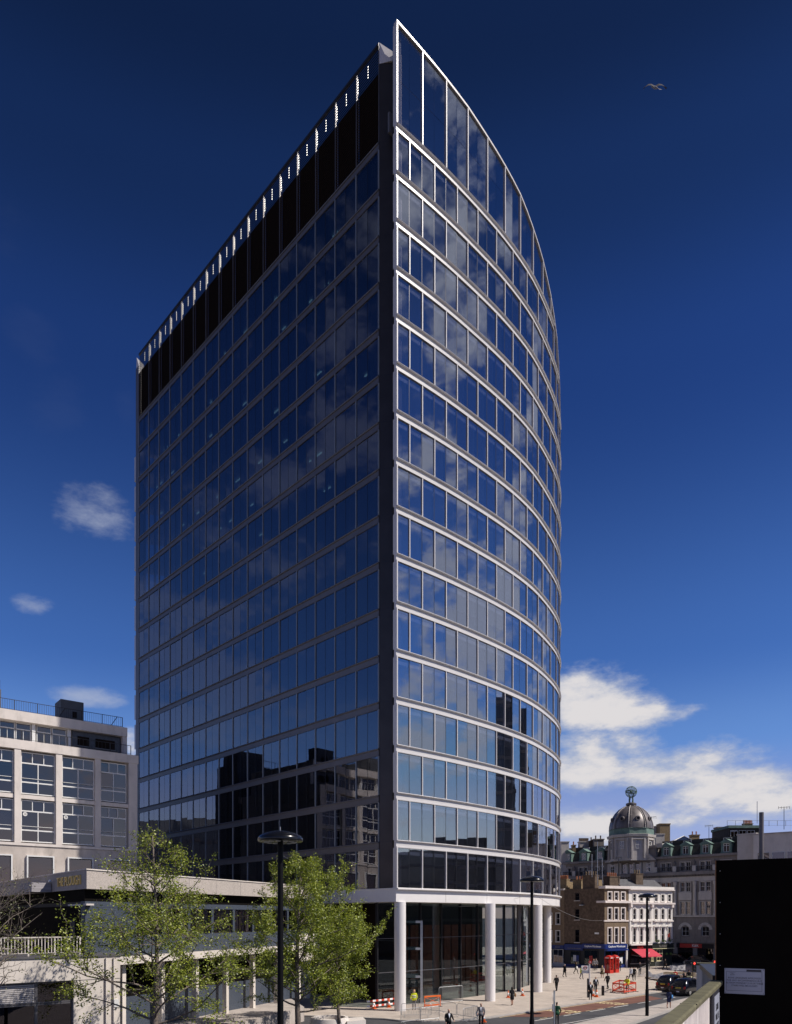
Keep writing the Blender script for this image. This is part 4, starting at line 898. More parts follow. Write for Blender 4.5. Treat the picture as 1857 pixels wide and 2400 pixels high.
# dome
dc = Vector((43.15, 137.0)); q0 = (dc.x, dc.y, 0)
ph = math.atan2(ED.y, ED.x)+math.pi/8
MB().lathe([(3.85, 18.2), (3.85, 22.3), (4.25, 22.45), (4.35, 22.9), (4.1, 22.95)], 8, q0, ph=ph).build('drum', 'portland_pale', EL)
MB().lathe([(3.95, 22.9), (3.95, 23.9), (4.05, 24.0), (3.8, 24.1)], 8, q0, ph=ph).build('drum_band', 'copper_green', EL)
dp = [(3.82, 24.05), (3.78, 24.7), (3.62, 25.4), (3.3, 26.2), (2.8, 27.0), (2.1, 27.7), (1.2, 28.25), (.55, 28.45)]
DZ = 1.0
me = MB().lathe(dp, 32, q0).mesh('dome', 'lead'); smooth_by_angle(me); dome = obj('dome', me, EL)
for k in range(8):
    a = ph+k*math.pi/4; d = Vector((math.cos(a), math.sin(a)))
    for o in (-.16, .16):
        t = Vector((-d.y, d.x)); MB().tube([(dc.x+d.x*(r+.04)+t.x*o*min(1, r/2), dc.y+d.y*(r+.04)+t.y*o*min(1, r/2), z) for r, z in dp], .09, 6).build('rib', 'portland_pale' if o < 0 else 'lead', EL)
    a2 = a+math.pi/8; d2 = Vector((math.cos(a2), math.sin(a2), 0)); c = Vector((dc.x, dc.y, 0))+d2*3.5+Vector((0, 0, 25.75))
    rot = Matrix((Vector((-d2.y, d2.x, 0)), Vector((0, 0, 1)), d2)).transposed().to_4x4()
    oc = MB().lathe([(.46, -.3), (.46, .12), (.40, .2), (.27, .2), (.27, .05)], 14).build('oculus', 'lead', EL, world=False, mw=Matrix.Translation(c-PLACE[EL.name]) @ rot)
    MB().lathe([(.27, .05), (.26, .07)], 12).build('pane', 'dark_room', oc, world=False)
    # drum window, pilasters
    f = frame((dc.x+d2.x*3.56, dc.y+d2.y*3.56), (-d2.y, d2.x), (d2.x, d2.y))
    window(EL, f, -.42, .42, 20.3, 21.7, n0=.02, bars=(1, 2), surround=None)
    for s in (-1.25, 1.0): MB().box(s, s+.25, 0, .32, 18.6, 22.2, f).build('drum_pilaster', 'portland_pale', EL)
    MB().box(-1.3, 1.3, 0, .28, 21.95, 22.25, f).build('drum_cornice', 'portland_pale', EL)
MB().lathe([(.75, 28.3), (.95, 28.6), (.95, 28.85), (.6, 29.0)], 16, q0).build('finial_base', 'lead', EL)
GB = thing('globe_finial', 'green copper armillary globe on figures, topping the lead dome', 'finial', (dc.x, dc.y, 29.0))
for k in range(4):
    a = k*math.pi/2+.4; d = Vector((math.cos(a), math.sin(a), 0)); c = Vector((dc.x, dc.y, 29.0))+d*.38
    MB().tube([c, c+d*.06+Vector((0, 0, .5)), c-d*.05+Vector((0, 0, .95)), c+Vector((0, 0, 1.2)), c+d*.2+Vector((0, 0, 1.6))], [.16, .12, .17, .10, .06], 8).build('figure', 'copper_green', GB)
gc = Vector((dc.x, dc.y, 31.0)); gr = 1.02
mb = MB()
for k in range(7):
    a = k*math.pi/7; u = Vector((math.cos(a), math.sin(a), 0)); mb.tube([gc+u*gr*math.cos(t*math.pi/12)+Vector((0, 0, gr*math.sin(t*math.pi/12))) for t in range(25)], .035, 5, cap=False)
for z in (-.6, 0, .6):
    r = math.sqrt(gr*gr-z*z); mb.tube([gc+Vector((r*math.cos(t*math.pi/12), r*math.sin(t*math.pi/12), z)) for t in range(25)], .04, 5, cap=False)
mb.build('sphere_cage', 'copper_green', GB)
mb = MB(); tl = R(23)
for k in range(24):
    a, b = k*math.pi/12, (k+1)*math.pi/12
    def zp(t, h): v = Vector((math.cos(t)*gr*1.03, math.sin(t)*gr*1.03, h)); return gc+Matrix.Rotation(tl, 3, 'X') @ v
    mb.add([zp(a, -.13), zp(b, -.13), zp(b, .13), zp(a, .13)], [(0, 1, 2, 3)])
mb.build('zodiac_band', 'copper_green', GB); MB().ball(gc, .3, 10, 6).build('inner_globe', 'copper_green', GB)
# signs along the shaded shops
MB().box(1.0, 2.9, .13, .2, 2.7, 3.5, fE).build('shop_sign', 'lettering_white', EL); MB().box(4.6, 8.4, .13, .2, 2.75, 3.45, fE).build('shop_sign', 'fox_red', EL)
text_on('K&K', .6, Vector(fE(7.3, .22, 3.1)), (ED.x, ED.y, 0), (0, 0, 1), ext=.01, m='lettering_white', parent=EL, bold=.01)
# pale side block and roof clutter to the right of the dome
MB().box(14.3, 17.2, -8, .4, 0, 21.5, fE).build('end_block', 'portland_pale', EL); MB().box(14.2, 17.3, -8.1, .5, 21.52, 21.75, fE).build('end_coping', 'portland_pale', EL)
def clutter(name, label, cat, x0, x1, y0, y1, Y, m, dep=2.0):
    a = P(x0, y1, Y); b = P(x1, y0, Y); return MB().box(a.x, b.x, Y, Y+dep, a.z, b.z).build(name, m, label=label, cat=cat)
def bstack(label, x0, x1, y0, y1, Y, m, pots=0, dep=1.4, pm='terracotta'):
    a = P(x0, y1, Y); b = P(x1, y0, Y); t = thing('chimney_stack', label, 'chimney', ((a.x+b.x)/2, Y, a.z))
    f = lambda s, n, z: (s, Y-n, z)
    MB().box(a.x, b.x, Y, Y+dep, a.z-6, b.z, None).build('stack', m, t); MB().box(a.x-.1, b.x+.1, Y-.1, Y+dep+.1, b.z, b.z+.18).build('stack_cap', m, t)
    for k in range(pots): MB().lathe([(.14, 0), (.11, .35), (.14, .37), (.12, .7)], 8, (a.x+(b.x-a.x)*(k+.5)/pots, Y+dep*.5, b.z+.18)).build('pot', pm, t)
bstack('pale stone chimney stack next to the glass tower edge', 1316, 1334, 1974, 1992, 146, 'portland_pale')
bstack('slim brick chimney stack with one pot near the tower edge', 1343, 1350, 1982, 1992, 146.5, 'brick_brown', 1)
bstack('long pale chimney stack with a row of dark pots', 1359, 1382, 1974, 1994, 147, 'portland_pale', 8, pm='brick_dark')
bstack('dark brick chimney stack between pale stacks left of the dome', 1384, 1392, 1972, 1994, 146, 'brick_dark', 1, pm='brick_dark')
bstack('broad grey stone stack directly left of the dome', 1393, 1416, 1968, 1992, 145, 'portland', 2, pm='brick_dark')
bstack('tall brick stack standing on the roof right of the dome', 1547, 1571, 1932, 1975, 150, 'brick_yellow', 0, 2)
bstack('white rendered block against the right of the dome', 1530, 1546, 1938, 1970, 152, 'portland_pale', 0, 2)
bstack('pale stone chimney stack in front of the tall brick stack', 1537, 1558, 1956, 1990, 141, 'portland_pale', 0)
bstack('stone chimney stack behind the row of copper dormers', 1682, 1708, 1940, 1968, 140, 'portland', 0, 1.6)
bstack('small brown stack low behind the dormers', 1622, 1640, 1958, 1975, 148, 'brick_yellow', 2)
sk = thing('roof_skylight', 'glazed pyramid skylight on the roof behind the copper dormers', 'skylight', P(1603, 1975, 143))
a = P(1581, 1970, 143); b = P(1626, 1970, 143); t_ = P(1603, 1959, 145)
MB().add([a, b, b+Vector((0, 4, 0)), a+Vector((0, 4, 0)), t_], [(0, 1, 4), (1, 2, 4), (2, 3, 4), (3, 0, 4), (3, 2, 1, 0)]).build('glazing', 'window_glass', sk)
for q in (a, b): MB().tube([q, t_], .07, 5).build('glazing_bar', 'window_frame', sk)
MB().box(a.x-.3, b.x+.3, 142.8, 147.2, a.z-1.2, a.z, None).build('kerb_frame', 'window_frame', sk)
# roof rails and aerials
def pixtube(name, label, cat, pts, r, m, Y): return MB().tube([P(x, y, Y) for x, y in pts], r, 5).build(name, m, label=label, cat=cat)
for nm, lb, x, y0, y1, Y, arms in (('roof_aerial', 'television aerial on the skyline just right of the dome', 1528, 1915, 1934, 149, 10), ('roof_aerial', 'television aerial rising over the dormer roofs', 1662, 1935, 1962, 146, 9), ('roof_aerial', 'television aerial at the far right above the office roof', 1838, 1892, 1936, 125, 13), ('roof_aerial', 'aerial on the dark corner house chimney in front of the stone building', 1450, 2010, 2062, 119, 7)):
    t = thing(nm, lb, 'aerial', P(x, y1, Y)); MB().tube([P(x, y0, Y), P(x, y1+8, Y)], .05, 5).build('mast', 'rail_black', t); MB().tube([P(x-arms, y0+1, Y), P(x+arms, y0-1, Y)], .035, 5).build('boom', 'rail_black', t)
    for k in range(5): xx = x-arms+arms*2*k/4; MB().tube([P(xx, y0-2, Y), P(xx, y0+4, Y)], .03, 4).build('element', 'rail_black', t)
for x, y0, y1, lb in ((1388, 2002, 2056, 'thin flagpole left of the domed building centre'), (1401, 1973, 2074, 'tall thin mast in front of the domed building'), (1412, 2010, 2068, 'white topped thin mast in front of the domed building'), (1775, 1878, 1930, 'thin whip mast above the copper roofed penthouse')):
    pixtube('roof_mast', lb, 'mast', [(x, y0), (x, y1)], .055, 'galvanised', 118 if x < 1500 else 128)
# penthouse with copper trim and modern office block on the far right
PH = thing('penthouse', 'dark roof penthouse with copper eaves behind the dormers', 'penthouse', P(1745, 1965, 133))
a = P(1708, 1968, 133); b = P(1782, 1941, 133)
MB().box(a.x, b.x, 133, 140, a.z-5, b.z).build('wall', 'mansard', PH); MB().box(a.x-.2, b.x+.2, 132.6, 140, b.z, b.z+.45).build('eave', 'copper_green', PH)
stack(PH, frame((a.x, 134), (1, 0), (0, -1)), 3.4, 5.0, -1.2, -.4, b.z+.3, b.z+.9, 'brick_brown', 6)
for k in range(3):
    f = frame((a.x, 133), (1, 0), (0, -1)); window(PH, f, .3+k*1.5, 1.6+k*1.5, a.z, b.z-.4, n0=.02, bars=(0, 2))
railing('roof_railing', frame((a.x, 134), (1, 0), (0, -1)), 0.2, 20, 0, b.z+.5, 1.0, 'galvanised', PH, step=1.5, post=1.5)
MO = thing('modern_office', 'pale modern office block with blue grey window panels on the far right', 'office block', P(1810, 2000, 116))
fM = frame(P(1766, 2000, 121), (.80, -.6), (-.6, -.8)); zt = P(1766, 1957, 121).z
MB().box(0, 30, -12, 0, 0, zt, fM).build('wall', 'concrete', MO); MB().box(-.1, 30, -12, .15, zt+.002, zt+.2, fM).build('coping', 'portland_pale', MO)
MB().box(5.2, 14, -9, -3, zt+.2, zt+3.2, fM).build('roof_house', 'brick_dark', MO); MB().box(13, 22, -10, -5, zt+.2, zt+3.6, fM).build('roof_house', 'brick_yellow', MO)
window(MO, frame(fM(5.2, -3, 0), (.80, -.6), (-.6, -.8)), .6, 4.2, zt+.9, zt+2.4, n0=.02, bars=(1, 3))
mat('panel_blue', (.13, .16, .22), .4)
for k in range(9):
    s = .6+k*2.15
    for z in (zt-4.4, zt-8.2): window(MO, fM, s, s+1.85, z, z+1.5, n0=.02, bars=(0, 1), blind=(.95 if k % 2 else None)); MB().box(s, s+1.85, 0, .05, z-1.4, z-.1, fM).build('panel', 'panel_blue', MO)
# ------------------------------------------------------------------ walkway, parapet and hoarding beside the camera
mat('coping_stone', (.12, .112, .066), .9, vary=.25, scale=4, stain=.3, bump=.4, bscale=14)
mat('white_paint', (.74, .69, .68), .6, vary=.06, scale=4, stain=.15)
mat('hoarding_black', (.004, .0032, .003), .9, vary=.2, scale=2, spec=.05)
mat('ply_edge', (.20, .10, .045), .8)
mat('notice_shaded', (.30, .32, .40), .5)  # white sheet toned dark blue-grey, deep shade put into the colour
mat('ink', (.02, .02, .03), .6)
mat('wall_grey', (.32, .30, .29), .85, vary=.2, scale=2, stain=.4)
mat('orange_plastic', (.70, .13, .02), .5)
mat('red_paint', (.52, .03, .02), .35, vary=.1, scale=2)
mat('barrier_red', (.55, .06, .03), .5)
mat('taxi_black', (.006, .007, .012), .12, spec=.6)
mat('tyre', (.015, .015, .015), .9)
mat('lamp_black', (.006, .0065, .009), .22, spec=.45)
mat('post_black', (.004, .004, .005), .55, spec=.15)
mat('plate_yellow', (.65, .48, .05), .5)
mat('lamp_red', (.45, .02, .015), .3)
mat('tarp', (.66, .65, .62), .8, vary=.1, scale=2)
mat('earth', (.13, .095, .06), .95, vary=.3, scale=3)
emit_mat('signal_red', (.95, .06, .04), 1.6)
A0 = Vector((2.42, 6.97)); AD = Vector((.469, .883)).normalized(); AN = Vector((AD.y, -AD.x)); fA = frame(A0, AD, AN); ZC = CH-1.0
MB().prism([fA(-9.5, -.02, 0)[:2], fA(10, -.02, 0)[:2], (14, 14), (14, -3)], 5.6, 5.97).build('walkway_deck', 'paving_pale', kind='structure')
PR = thing('walkway_parapet', 'mossy stone coped parapet with white balusters running up to the black hoarding', 'parapet', fA(2, 0, 5.97))
MB().add([fA(a, n, z) for a in (-9, 5.5) for n, z in ((-.02, ZC-.07), (.155, ZC-.07), (.165, ZC-.02), (.145, ZC), (-.01, ZC))], [(0, 5, 6, 1), (1, 6, 7, 2), (2, 7, 8, 3), (3, 8, 9, 4), (4, 9, 5, 0), (0, 1, 2, 3, 4), (9, 8, 7, 6, 5)]).build('coping', 'coping_stone', PR)
for a in (-1.9, 1.9): MB().box(a, a+.008, -.021, .166, ZC-.06, ZC+.001, fA).build('coping_joint', 'ink', PR)
s = -2.0; k = 0
while s < 5.4:
    w = .05 if k % 12 == 4 else .026
    MB().box(s-w, s+w, .03, .10, 5.98, ZC-.071, fA).build('baluster', 'white_paint', PR); s += .115; k += 1
MB().box(-9, 5.45, .045, .06, 5.98, ZC-.08, fA).build('infill_panel', 'white_paint', PR)
sg = thing('stair_sign', 'black framed white notice fixed to the inside of the parapet by the hoarding', 'sign', fA(4.6, .13, 6.5))
MB().box(4.05, 5.15, .112, .14, 6.2, 6.98, fA).build('sign_frame', 'ink', sg); MB().box(4.28, 5.08, .141, .147, 6.26, 6.92, fA).build('sign_panel', 'notice_shaded', sg)
for z, tx in ((6.74, 'STAIRS'), (6.60, 'WILL BE'), (6.46, 'CLOSED')): text_on(tx, .14, Vector(fA(4.68, .149, z)), (AD.x, AD.y, 0), (0, 0, 1), ext=.001, m='ink', parent=sg)
HB = thing('hoarding', 'tall black plywood hoarding board at the stair head', 'hoarding', (5.1, 11.9, 5.97))
HD = Vector((.88, -.47)).normalized(); HN = Vector((-.47, -.88)).normalized(); fH = frame((5.1, 11.9), HD, HN)
for k in range(3): MB().box(k*1.22+.002, k*1.22+1.218, -.02, 0, 5.98, 8.97, fH).build('board', 'hoarding_black', HB)
MB().box(-.012, .001, -.022, .002, 5.98, 8.97, fH).build('board_edge', 'ply_edge', HB)
for k in range(6): MB().ball(fH(.06, .002, 6.3+k*.5), .008, 6, 4).build('screw', 'galvanised', HB)
for k in range(4): MB().box(k*1.2, k*1.2+.05, -.12, -.021, 5.98, 8.9, fH).build('stud', 'ply_edge', HB)
NT = thing('notice', 'white closure notice with black lettering screwed to the black hoarding', 'notice', fH(.41, .005, 7.06))
fN = lambda s, n, z: fH(.41+s, n, 7.06+z)
MB().box(-.285, .285, .002, .006, -.20, .20, fN).build('sheet', 'notice_shaded', NT)
mb = MB()
for (a, b, c, d) in ((-.26, .25, .148, .152), (-.26, .25, -.152, -.148), (-.26, -.256, -.148, .148), (.246, .25, -.148, .148)): mb.box(a, b, .0062, .0072, c, d, fN)
mb.build('border_line', 'ink', NT); MB().box(.03, .24, .0065, .0075, .155, .185, fN).build('black_strip', 'ink', NT)
MB().add([fN(-.225, .007, .135), fN(-.17, .007, .118), fN(-.115, .007, .135), fN(-.17, .007, .128)], [(0, 1, 2, 3)]).build('emblem', 'ink', NT)
for tx, sz, x, z in (('Bovis', .032, -.17, .10), ('BOVIS LENDLEASE APOLOGIZE', .037, .0, .05), ('FOR ANY INCONVENIENCE BUT', .037, 0, .01), ('AS FROM MONDAY 21.02.05 THESE', .037, 0, -.03), ('STAIRS WILL BE CLOSED', .037, 0, -.07)):
    text_on(tx, sz, Vector(fN(x, .0075, z)), (HD.x, HD.y, 0), (0, 0, 1), ext=.0004, m='ink', parent=NT, sx=.92)
for x in (-.27, .27):
    for z in (-.185, .185): MB().ball(fN(x, .006, z), .006, 6, 4).build('screw', 'ink', NT)
q = P(1785, 1904, 13.2); me = MB().lathe([(.038, 5.97), (.038, q.z)], 14, (q.x, 13.2, 0)).mesh('steel_pole', 'lead'); smooth_by_angle(me); obj('steel_pole', me, label='bare dark steel pole rising behind the black hoarding', cat='pole')
SW = thing('stair_parapet', 'grey concrete stair parapet with dark coping beyond the black hoarding', 'parapet', (6, 14.4, 5))
fW = frame((5.52, 12.96), (.99, 2.94), (-2.94, .99))
MB().box(0, 3.1, -.22, 0, 3, ZC-.1, fW).build('wall', 'wall_grey', SW); MB().box(-.2, 3.15, -.26, .04, ZC-.1, ZC, fW).build('coping', 'dark_metal', SW)
fW2 = frame((6.55, 16.2), (.9, -.43), (-.43, -.9)); MB().box(-.03, 1.6, -.22, 0, 3, ZC-.05, fW2).build('return_wall', 'white_concrete', SW); MB().box(-.03, 1.6, -.25, .03, ZC-.05, ZC+.0, fW2).build('return_coping', 'coping_stone', SW)

# ------------------------------------------------------------------ street lamps
def lamp(x, y, zt, r, label):
    t = thing('street_lamp', label, 'street lamp', (x, y, -.1), group='mushroom headed street lamps')
    me = MB().lathe([(.14, 0), (.14, 2.2), (.115, 2.3), (.10, 3.0), (.085, zt-.2)], 16).mesh('post', 'post_black'); smooth_by_angle(me); obj('post', me, t, world=False)
    h = r*.50
    me = MB().lathe([(.10, zt-h*1.0), (r*.88, zt-h*1.02), (r*.98, zt-h*.97), (r, zt-h*.85), (r*.99, zt-h*.66), (r*.93, zt-h*.52), (r*.80, zt-h*.35), (r*.60, zt-h*.18), (r*.35, zt-h*.06), (.02, zt)], 40).mesh('lamp_head', 'lamp_black'); smooth_by_angle(me, 50); obj('lamp_head', me, t, world=False)
    mb = MB()
    for k in range(12):
        a = k*math.pi/6; mb.ball((math.cos(a)*r*.62, math.sin(a)*r*.62, zt-h*1.03), r*.13, 8, 4, (1, 1, .25))
    mb.build('lens_ring', 'window_frame', t, world=False)
    MB().tube([(0, 0, zt-.02), (0, 0, zt+.12)], .012, 5).build('sensor', 'galvanised', t, world=False)
    MB().box(-.05, .05, -.16, -.135, .9, 1.7).build('access_door', 'lamp_black', t, world=False)
    return t
a = P(657.5, 2000, 23.2); lamp(a.x, a.y, 10.85, .70, 'black mushroom street lamp nearest the camera, in front of the leafy trees')
a = P(1247, 2100, 43.2); lamp(a.x, a.y, 10.55, .695, 'black mushroom street lamp before the curved tower base')
a = G(1514, 2380.5); lamp(a.x+.1, a.y, 10.1, .69, 'black mushroom street lamp on the kerb in front of the white stucco terrace')

# ------------------------------------------------------------------ phone boxes, bus stop, bollard, signs, signals
def phone_box(x, y, rz, label):
    t = thing('telephone_box', label, 'telephone box', (x, y, 0), rz, group='red telephone boxes'); w = .45
    MB().box(-w, w, -w, w, 0, .22).build('plinth', 'red_paint', t, world=False)
    mb = MB()
    for sx in (-1, 1):
        for sy in (-1, 1): mb.box(sx*w-(.09 if sx > 0 else 0), sx*w+(.09 if sx < 0 else 0), sy*w-(.09 if sy > 0 else 0), sy*w+(.09 if sy < 0 else 0), .22, 2.1)
    mb.build('corner_post', 'red_paint', t, world=False)
    MB().box(-w-.03, w+.03, -w-.03, w+.03, 2.1, 2.32).build('head', 'red_paint', t, world=False)
    mb = MB(); n = 8; vs = []
    for i in range(n+1):
        for j in range(n+1):
            u, v = i/n*2-1, j/n*2-1; vs.append((u*(w+.01), v*(w+.01), 2.32+.26*(1-max(abs(u), abs(v))**2.2)))
    mb.add(vs, [(i*(n+1)+j, (i+1)*(n+1)+j, (i+1)*(n+1)+j+1, i*(n+1)+j+1) for i in range(n) for j in range(n)]).build('domed_roof', 'red_paint', t, smooth=True, world=False)
    for k in range(4):
        m = Matrix.Rotation(k*math.pi/2, 4, 'Z')
        side = MB(); side.box(-.36, .36, -w+.03, -w+.06, .22, .5)
        for i in range(9): z = .5+i*.2; side.box(-.36, .36, -w+.03, -w+.055, z-.022, z+.022)
        for xx in (-.2, .2): side.box(xx-.02, xx+.02, -w+.03, -w+.053, .5, 2.1)
        sd_ = side.build('glazed_side', 'red_paint', t, world=False, mw=m); MB().box(-.36, .36, -w+.065, -w+.075, .5, 2.1).build('pane', 'window_glass', sd_, world=False)
        pl = MB().box(-.3, .3, -w-.036, -w-.031, 2.15, 2.27).build('name_panel', 'lettering_white', t, world=False, mw=m)
        text_on('TELEPHONE', .1, Vector((0, -w-.038, 2.21)), (1, 0, 0), (0, 0, 1), ext=.001, m='ink', parent=pl, world=False)
    MB().box(-.3, .3, -.3, .3, .23, .25).build('floor', 'dark_room', t, world=False)
g1 = G(1428, 2281); g2 = G(1441, 2280); phone_box(g1.x, g1.y, R(40), 'red telephone box standing in front of its twin on the plaza'); phone_box(g2.x+.15, g2.y+.5, R(40), 'red telephone box half hidden behind the front one')
g = G(1382, 2338)
BS = thing('bus_stop', 'white bus stop pole with round red emblem flag on the plaza kerb', 'bus stop', g)
MB().tube([(g.x, g.y, 0), (g.x, g.y, 3.45)], .075, 10).build('pole', 'white_metal', BS)
MB().box(g.x-.80, g.x-.08, g.y-.03, g.y+.03, 2.75, 3.2).build('flag', 'lettering_white', BS); MB().box(g.x-.80, g.x-.08, g.y-.03, g.y+.03, 2.42, 2.72).build('route_plate', 'galvanised', BS)
rot = Matrix.Rotation(R(90), 4, 'X')
MB().lathe([(.185, 0), (.185, .01)], 24).build('roundel', 'red_paint', BS, world=False, mw=Matrix.Translation((-.44, -.035, 2.98)) @ rot); MB().lathe([(.115, .0105), (.115, .014)], 20).build('roundel_centre', 'lettering_white', BS, world=False, mw=Matrix.Translation((-.44, -.035, 2.98)) @ rot)
MB().box(g.x-.66, g.x-.22, g.y-.055, g.y-.05, 2.94, 3.02).build('roundel_bar', 'ink', BS)
MB().lathe([(.16, -.02), (.16, .02)], 18).build('stop_letter_disc', 'red_paint', BS, world=False, mw=Matrix.Translation((.05, -.06, 3.55)) @ rot)
text_on('A', .22, Vector((g.x+.05, g.y-.09, 3.55)), (1, 0, 0), (0, 0, 1), ext=.003, m='lettering_white', parent=BS)
MB().box(g.x-.24, g.x-.08, g.y-.06, g.y+.06, 0, 1.9).build('timetable_case', 'dark_metal', BS)
g = G(1413.4, 2333); MB().lathe([(.15, 0), (.15, .82), (.13, .88), (.15, .92), (.14, .98), (.02, 1.0)], 16, g).build('bollard', 'lamp_black', label='black cast bollard standing between suited pedestrians on the plaza', cat='bollard')
g = G(1299.5, 2149+8.07*FPX/51.0)
RS = thing('road_sign', 'grey post with a round sign seen edge on at the bottom of the street', 'road sign', g)
MB().tube([(g.x, g.y, -.1), (g.x, g.y, 3.05)], .06, 10).build('post', 'galvanised', RS)
MB().lathe([(.30, -.012), (.30, .012)], 24).build('sign_disc', 'lettering_white', RS, world=False, mw=Matrix.Translation((-.10, -.03, 2.6)) @ Matrix.Rotation(R(78), 4, 'Z') @ rot)
MB().box(g.x-.10, g.x-.06, g.y-.05, g.y+.25, 1.6, 2.1).build('sign_plate', 'lettering_white', RS)
def signal(x, y, rz, label):
    t = thing('traffic_signal', label, 'traffic light', (x, y, -.1), rz, group='traffic signals showing red')
    MB().tube([(0, 0, 0), (0, 0, 3.3)], .055, 8).build('pole', 'lamp_black', t, world=False)
    MB().box(-.17, .17, -.30, -.08, 2.3, 3.35).build('signal_head', 'lamp_black', t, world=False); MB().box(.3, .6, -.2, .05, 2.2, 3.05).build('side_head', 'lamp_black', t, world=False)
    for z, m_ in ((3.14, 'signal_red'), (2.82, 'dark_metal'), (2.5, 'dark_metal')):
        MB().ball((0, -.31, z), .13, 12, 6, (1, .35, 1)).build('lens', m_, t, world=False); MB().tube([(-.13, -.31, z), (-.1, -.46, z+.1), (0, -.48, z+.14), (.1, -.46, z+.1), (.13, -.31, z)], .012, 4).build('visor', 'lamp_black', t, world=False)
a = P(1624, 2260, 81); signal(a.x, a.y, R(12), 'traffic light on black pole showing red beside the taxis'); a = P(1671.5, 2258, 84); signal(a.x, a.y, R(12), 'traffic light showing red above the concrete stair parapet')

# ------------------------------------------------------------------ cones, barriers
def cone(label, x, y, rz=0, bad=False):
    t = thing('traffic_cone', label, 'traffic cone', (x, y, 0), rz, group='orange traffic cones')
    MB().box(-.2, .2, -.2, .2, 0, .05).build('base', 'orange_plastic', t, world=False); MB().lathe([(.15, .05), (.115, .24), (.075, .5), (.03, .75)], 14).build('body', 'orange_plastic', t, world=False, smooth=True)
    MB().lathe([(.118, .24), (.079, .5)], 14).build('sleeve', 'lettering_white', t, world=False, smooth=True); return t
for i, (px, py, lb) in enumerate(((1191.7, 2338.5, 'traffic cone by the lobby glass, just left of the woman with a bag'), (1225, 2334, 'traffic cone by the lobby glass nearest the third column'), (1399, 2337, 'traffic cone beside the bollard behind two suited men'), (1391, 2335, 'traffic cone tucked behind the man in black at the bus stop'), (876.6, 2364, 'traffic cone at the striped plank barrier left of the corner column'), (912, 2361, 'traffic cone in the shade just left of the corner column'), (1134, 2396, 'traffic cone partly behind the man in white shirt and grey jacket'), (1287, 2302, 'traffic cone at the foot of the farthest white column'))):
    g = G(px, py); cone(lb, g.x, g.y, i)
for dz in (.62, .18):
    pk = thing('barrier_plank', 'upper red and white striped plank left of the corner column' if dz > .5 else 'lower red and white striped plank left of the corner column', 'barrier', (G(876, 2364).x, G(876, 2364).y, dz), group='striped barrier planks')
    a, b = G(858, 2366), G(925, 2358); d = (b-a).normalized(); L_ = (b-a).length; n_ = int(L_/.35)
    for k in range(n_):
        f = frame(a, (d.x, d.y), (d.y, -d.x)); MB().box(k*.35, k*.35+.348, .1, .14, dz, dz+.16, f).build('stripe', 'barrier_red' if k % 2 else 'lettering_white', pk)
def fence_mesh(w, h, mat_='galvanised', feet=True):
    mb = MB(); r = .022
    mb.tube([(-w/2, 0, .18), (-w/2, 0, h-.1), (-w/2+.1, 0, h), (w/2-.1, 0, h), (w/2, 0, h-.1), (w/2, 0, .18), (-w/2, 0, .18)], r, 6, cap=False)
    k = -w/2+.12
    while k < w/2-.05: mb.tube([(k, 0, .18), (k, 0, h)], .009, 4); k += .125
    if feet:
        for s in (-1, 1): mb.tube([(s*(w/2-.25), -.28, .02), (s*(w/2-.25), 0, .18), (s*(w/2-.25), .28, .02)], .02, 5)
    return mb.mesh('crowd_barrier', mat_)
fm = fence_mesh(2.2, 1.1); fm2 = fence_mesh(3.2, 1.6)
def barrier(a, b, label, me=None, w=2.2):
    o = obj('crowd_barrier', me or fm, loc=((a.x+b.x)/2, (a.y+b.y)/2, a.z), rotz=math.atan2(b.y-a.y, b.x-a.x), world=False, label=label, cat='barrier', group='steel crowd barriers')
    o.scale = ((b-a).length/w, 1, 1)
barrier(G(941, 2384), G(1012, 2384), 'steel crowd barrier in front of the corner column')
barrier(G(1029, 2355), G(1085, 2349), 'taller mesh barrier panel against the lobby glass', fm2, 3.2)
barrier(G(1072, 2383), G(1121, 2391), 'steel crowd barrier slanting towards the man in a grey jacket')
barrier(G(980, 2371), G(1030, 2373), 'steel crowd barrier beside the worker in yellow')
barrier(G(1030, 2373), G(1070, 2384), 'steel crowd barrier joining the orange barrier to the kerb')
barrier(G(940, 2401), G(985, 2394), 'steel crowd barrier at the lower edge left of the man in black'); barrier(G(986, 2396), G(1030, 2391), 'steel crowd barrier along the kerb by the man in black')
barrier(G(1086, 2398), G(1120, 2389), 'steel crowd barrier on the road side next to the man in a grey jacket')
barrier(G(1497, 2290), G(1522, 2276), 'steel crowd barrier at the edge of the roadworks behind the lamp'); barrier(G(1537, 2272), G(1558, 2268), 'steel crowd barrier left of the white tarpaulin')
barrier(G(1605, 2267), G(1642, 2266), 'steel crowd barrier right of the white tarpaulin'); barrier(G(1630, 2303), G(1655, 2302), 'steel crowd barrier behind the traffic light')
def xbarrier(a, b, h, label, m_='barrier_red'):
    t = thing('plastic_barrier', label, 'barrier', a, group='chapter eight barriers'); d = (b-a); w = d.length; f = frame(a, (d.x, d.y), (d.y, -d.x)); z = a.z
    MB().box(0, w, -.03, .03, z+h-.14, z+h, f).build('top_board', m_, t); MB().box(0, w, -.03, .03, z+.12, z+.26, f).build('bottom_board', m_, t)
    for s in (0, w-.06): MB().box(s, s+.06, -.035, .035, z+.02, z+h-.14, f).build('post', m_, t); MB().box(s, s+.06, -.3, .3, z, z+.04, f).build('foot', 'tyre', t)
    MB().tube([f(.06, 0, z+.26), f(w-.06, 0, z+h-.14)], .022, 5).build('brace', m_, t); MB().tube([f(.06, .01, z+h-.14), f(w-.06, .01, z+.26)], .022, 5).build('brace', m_, t)
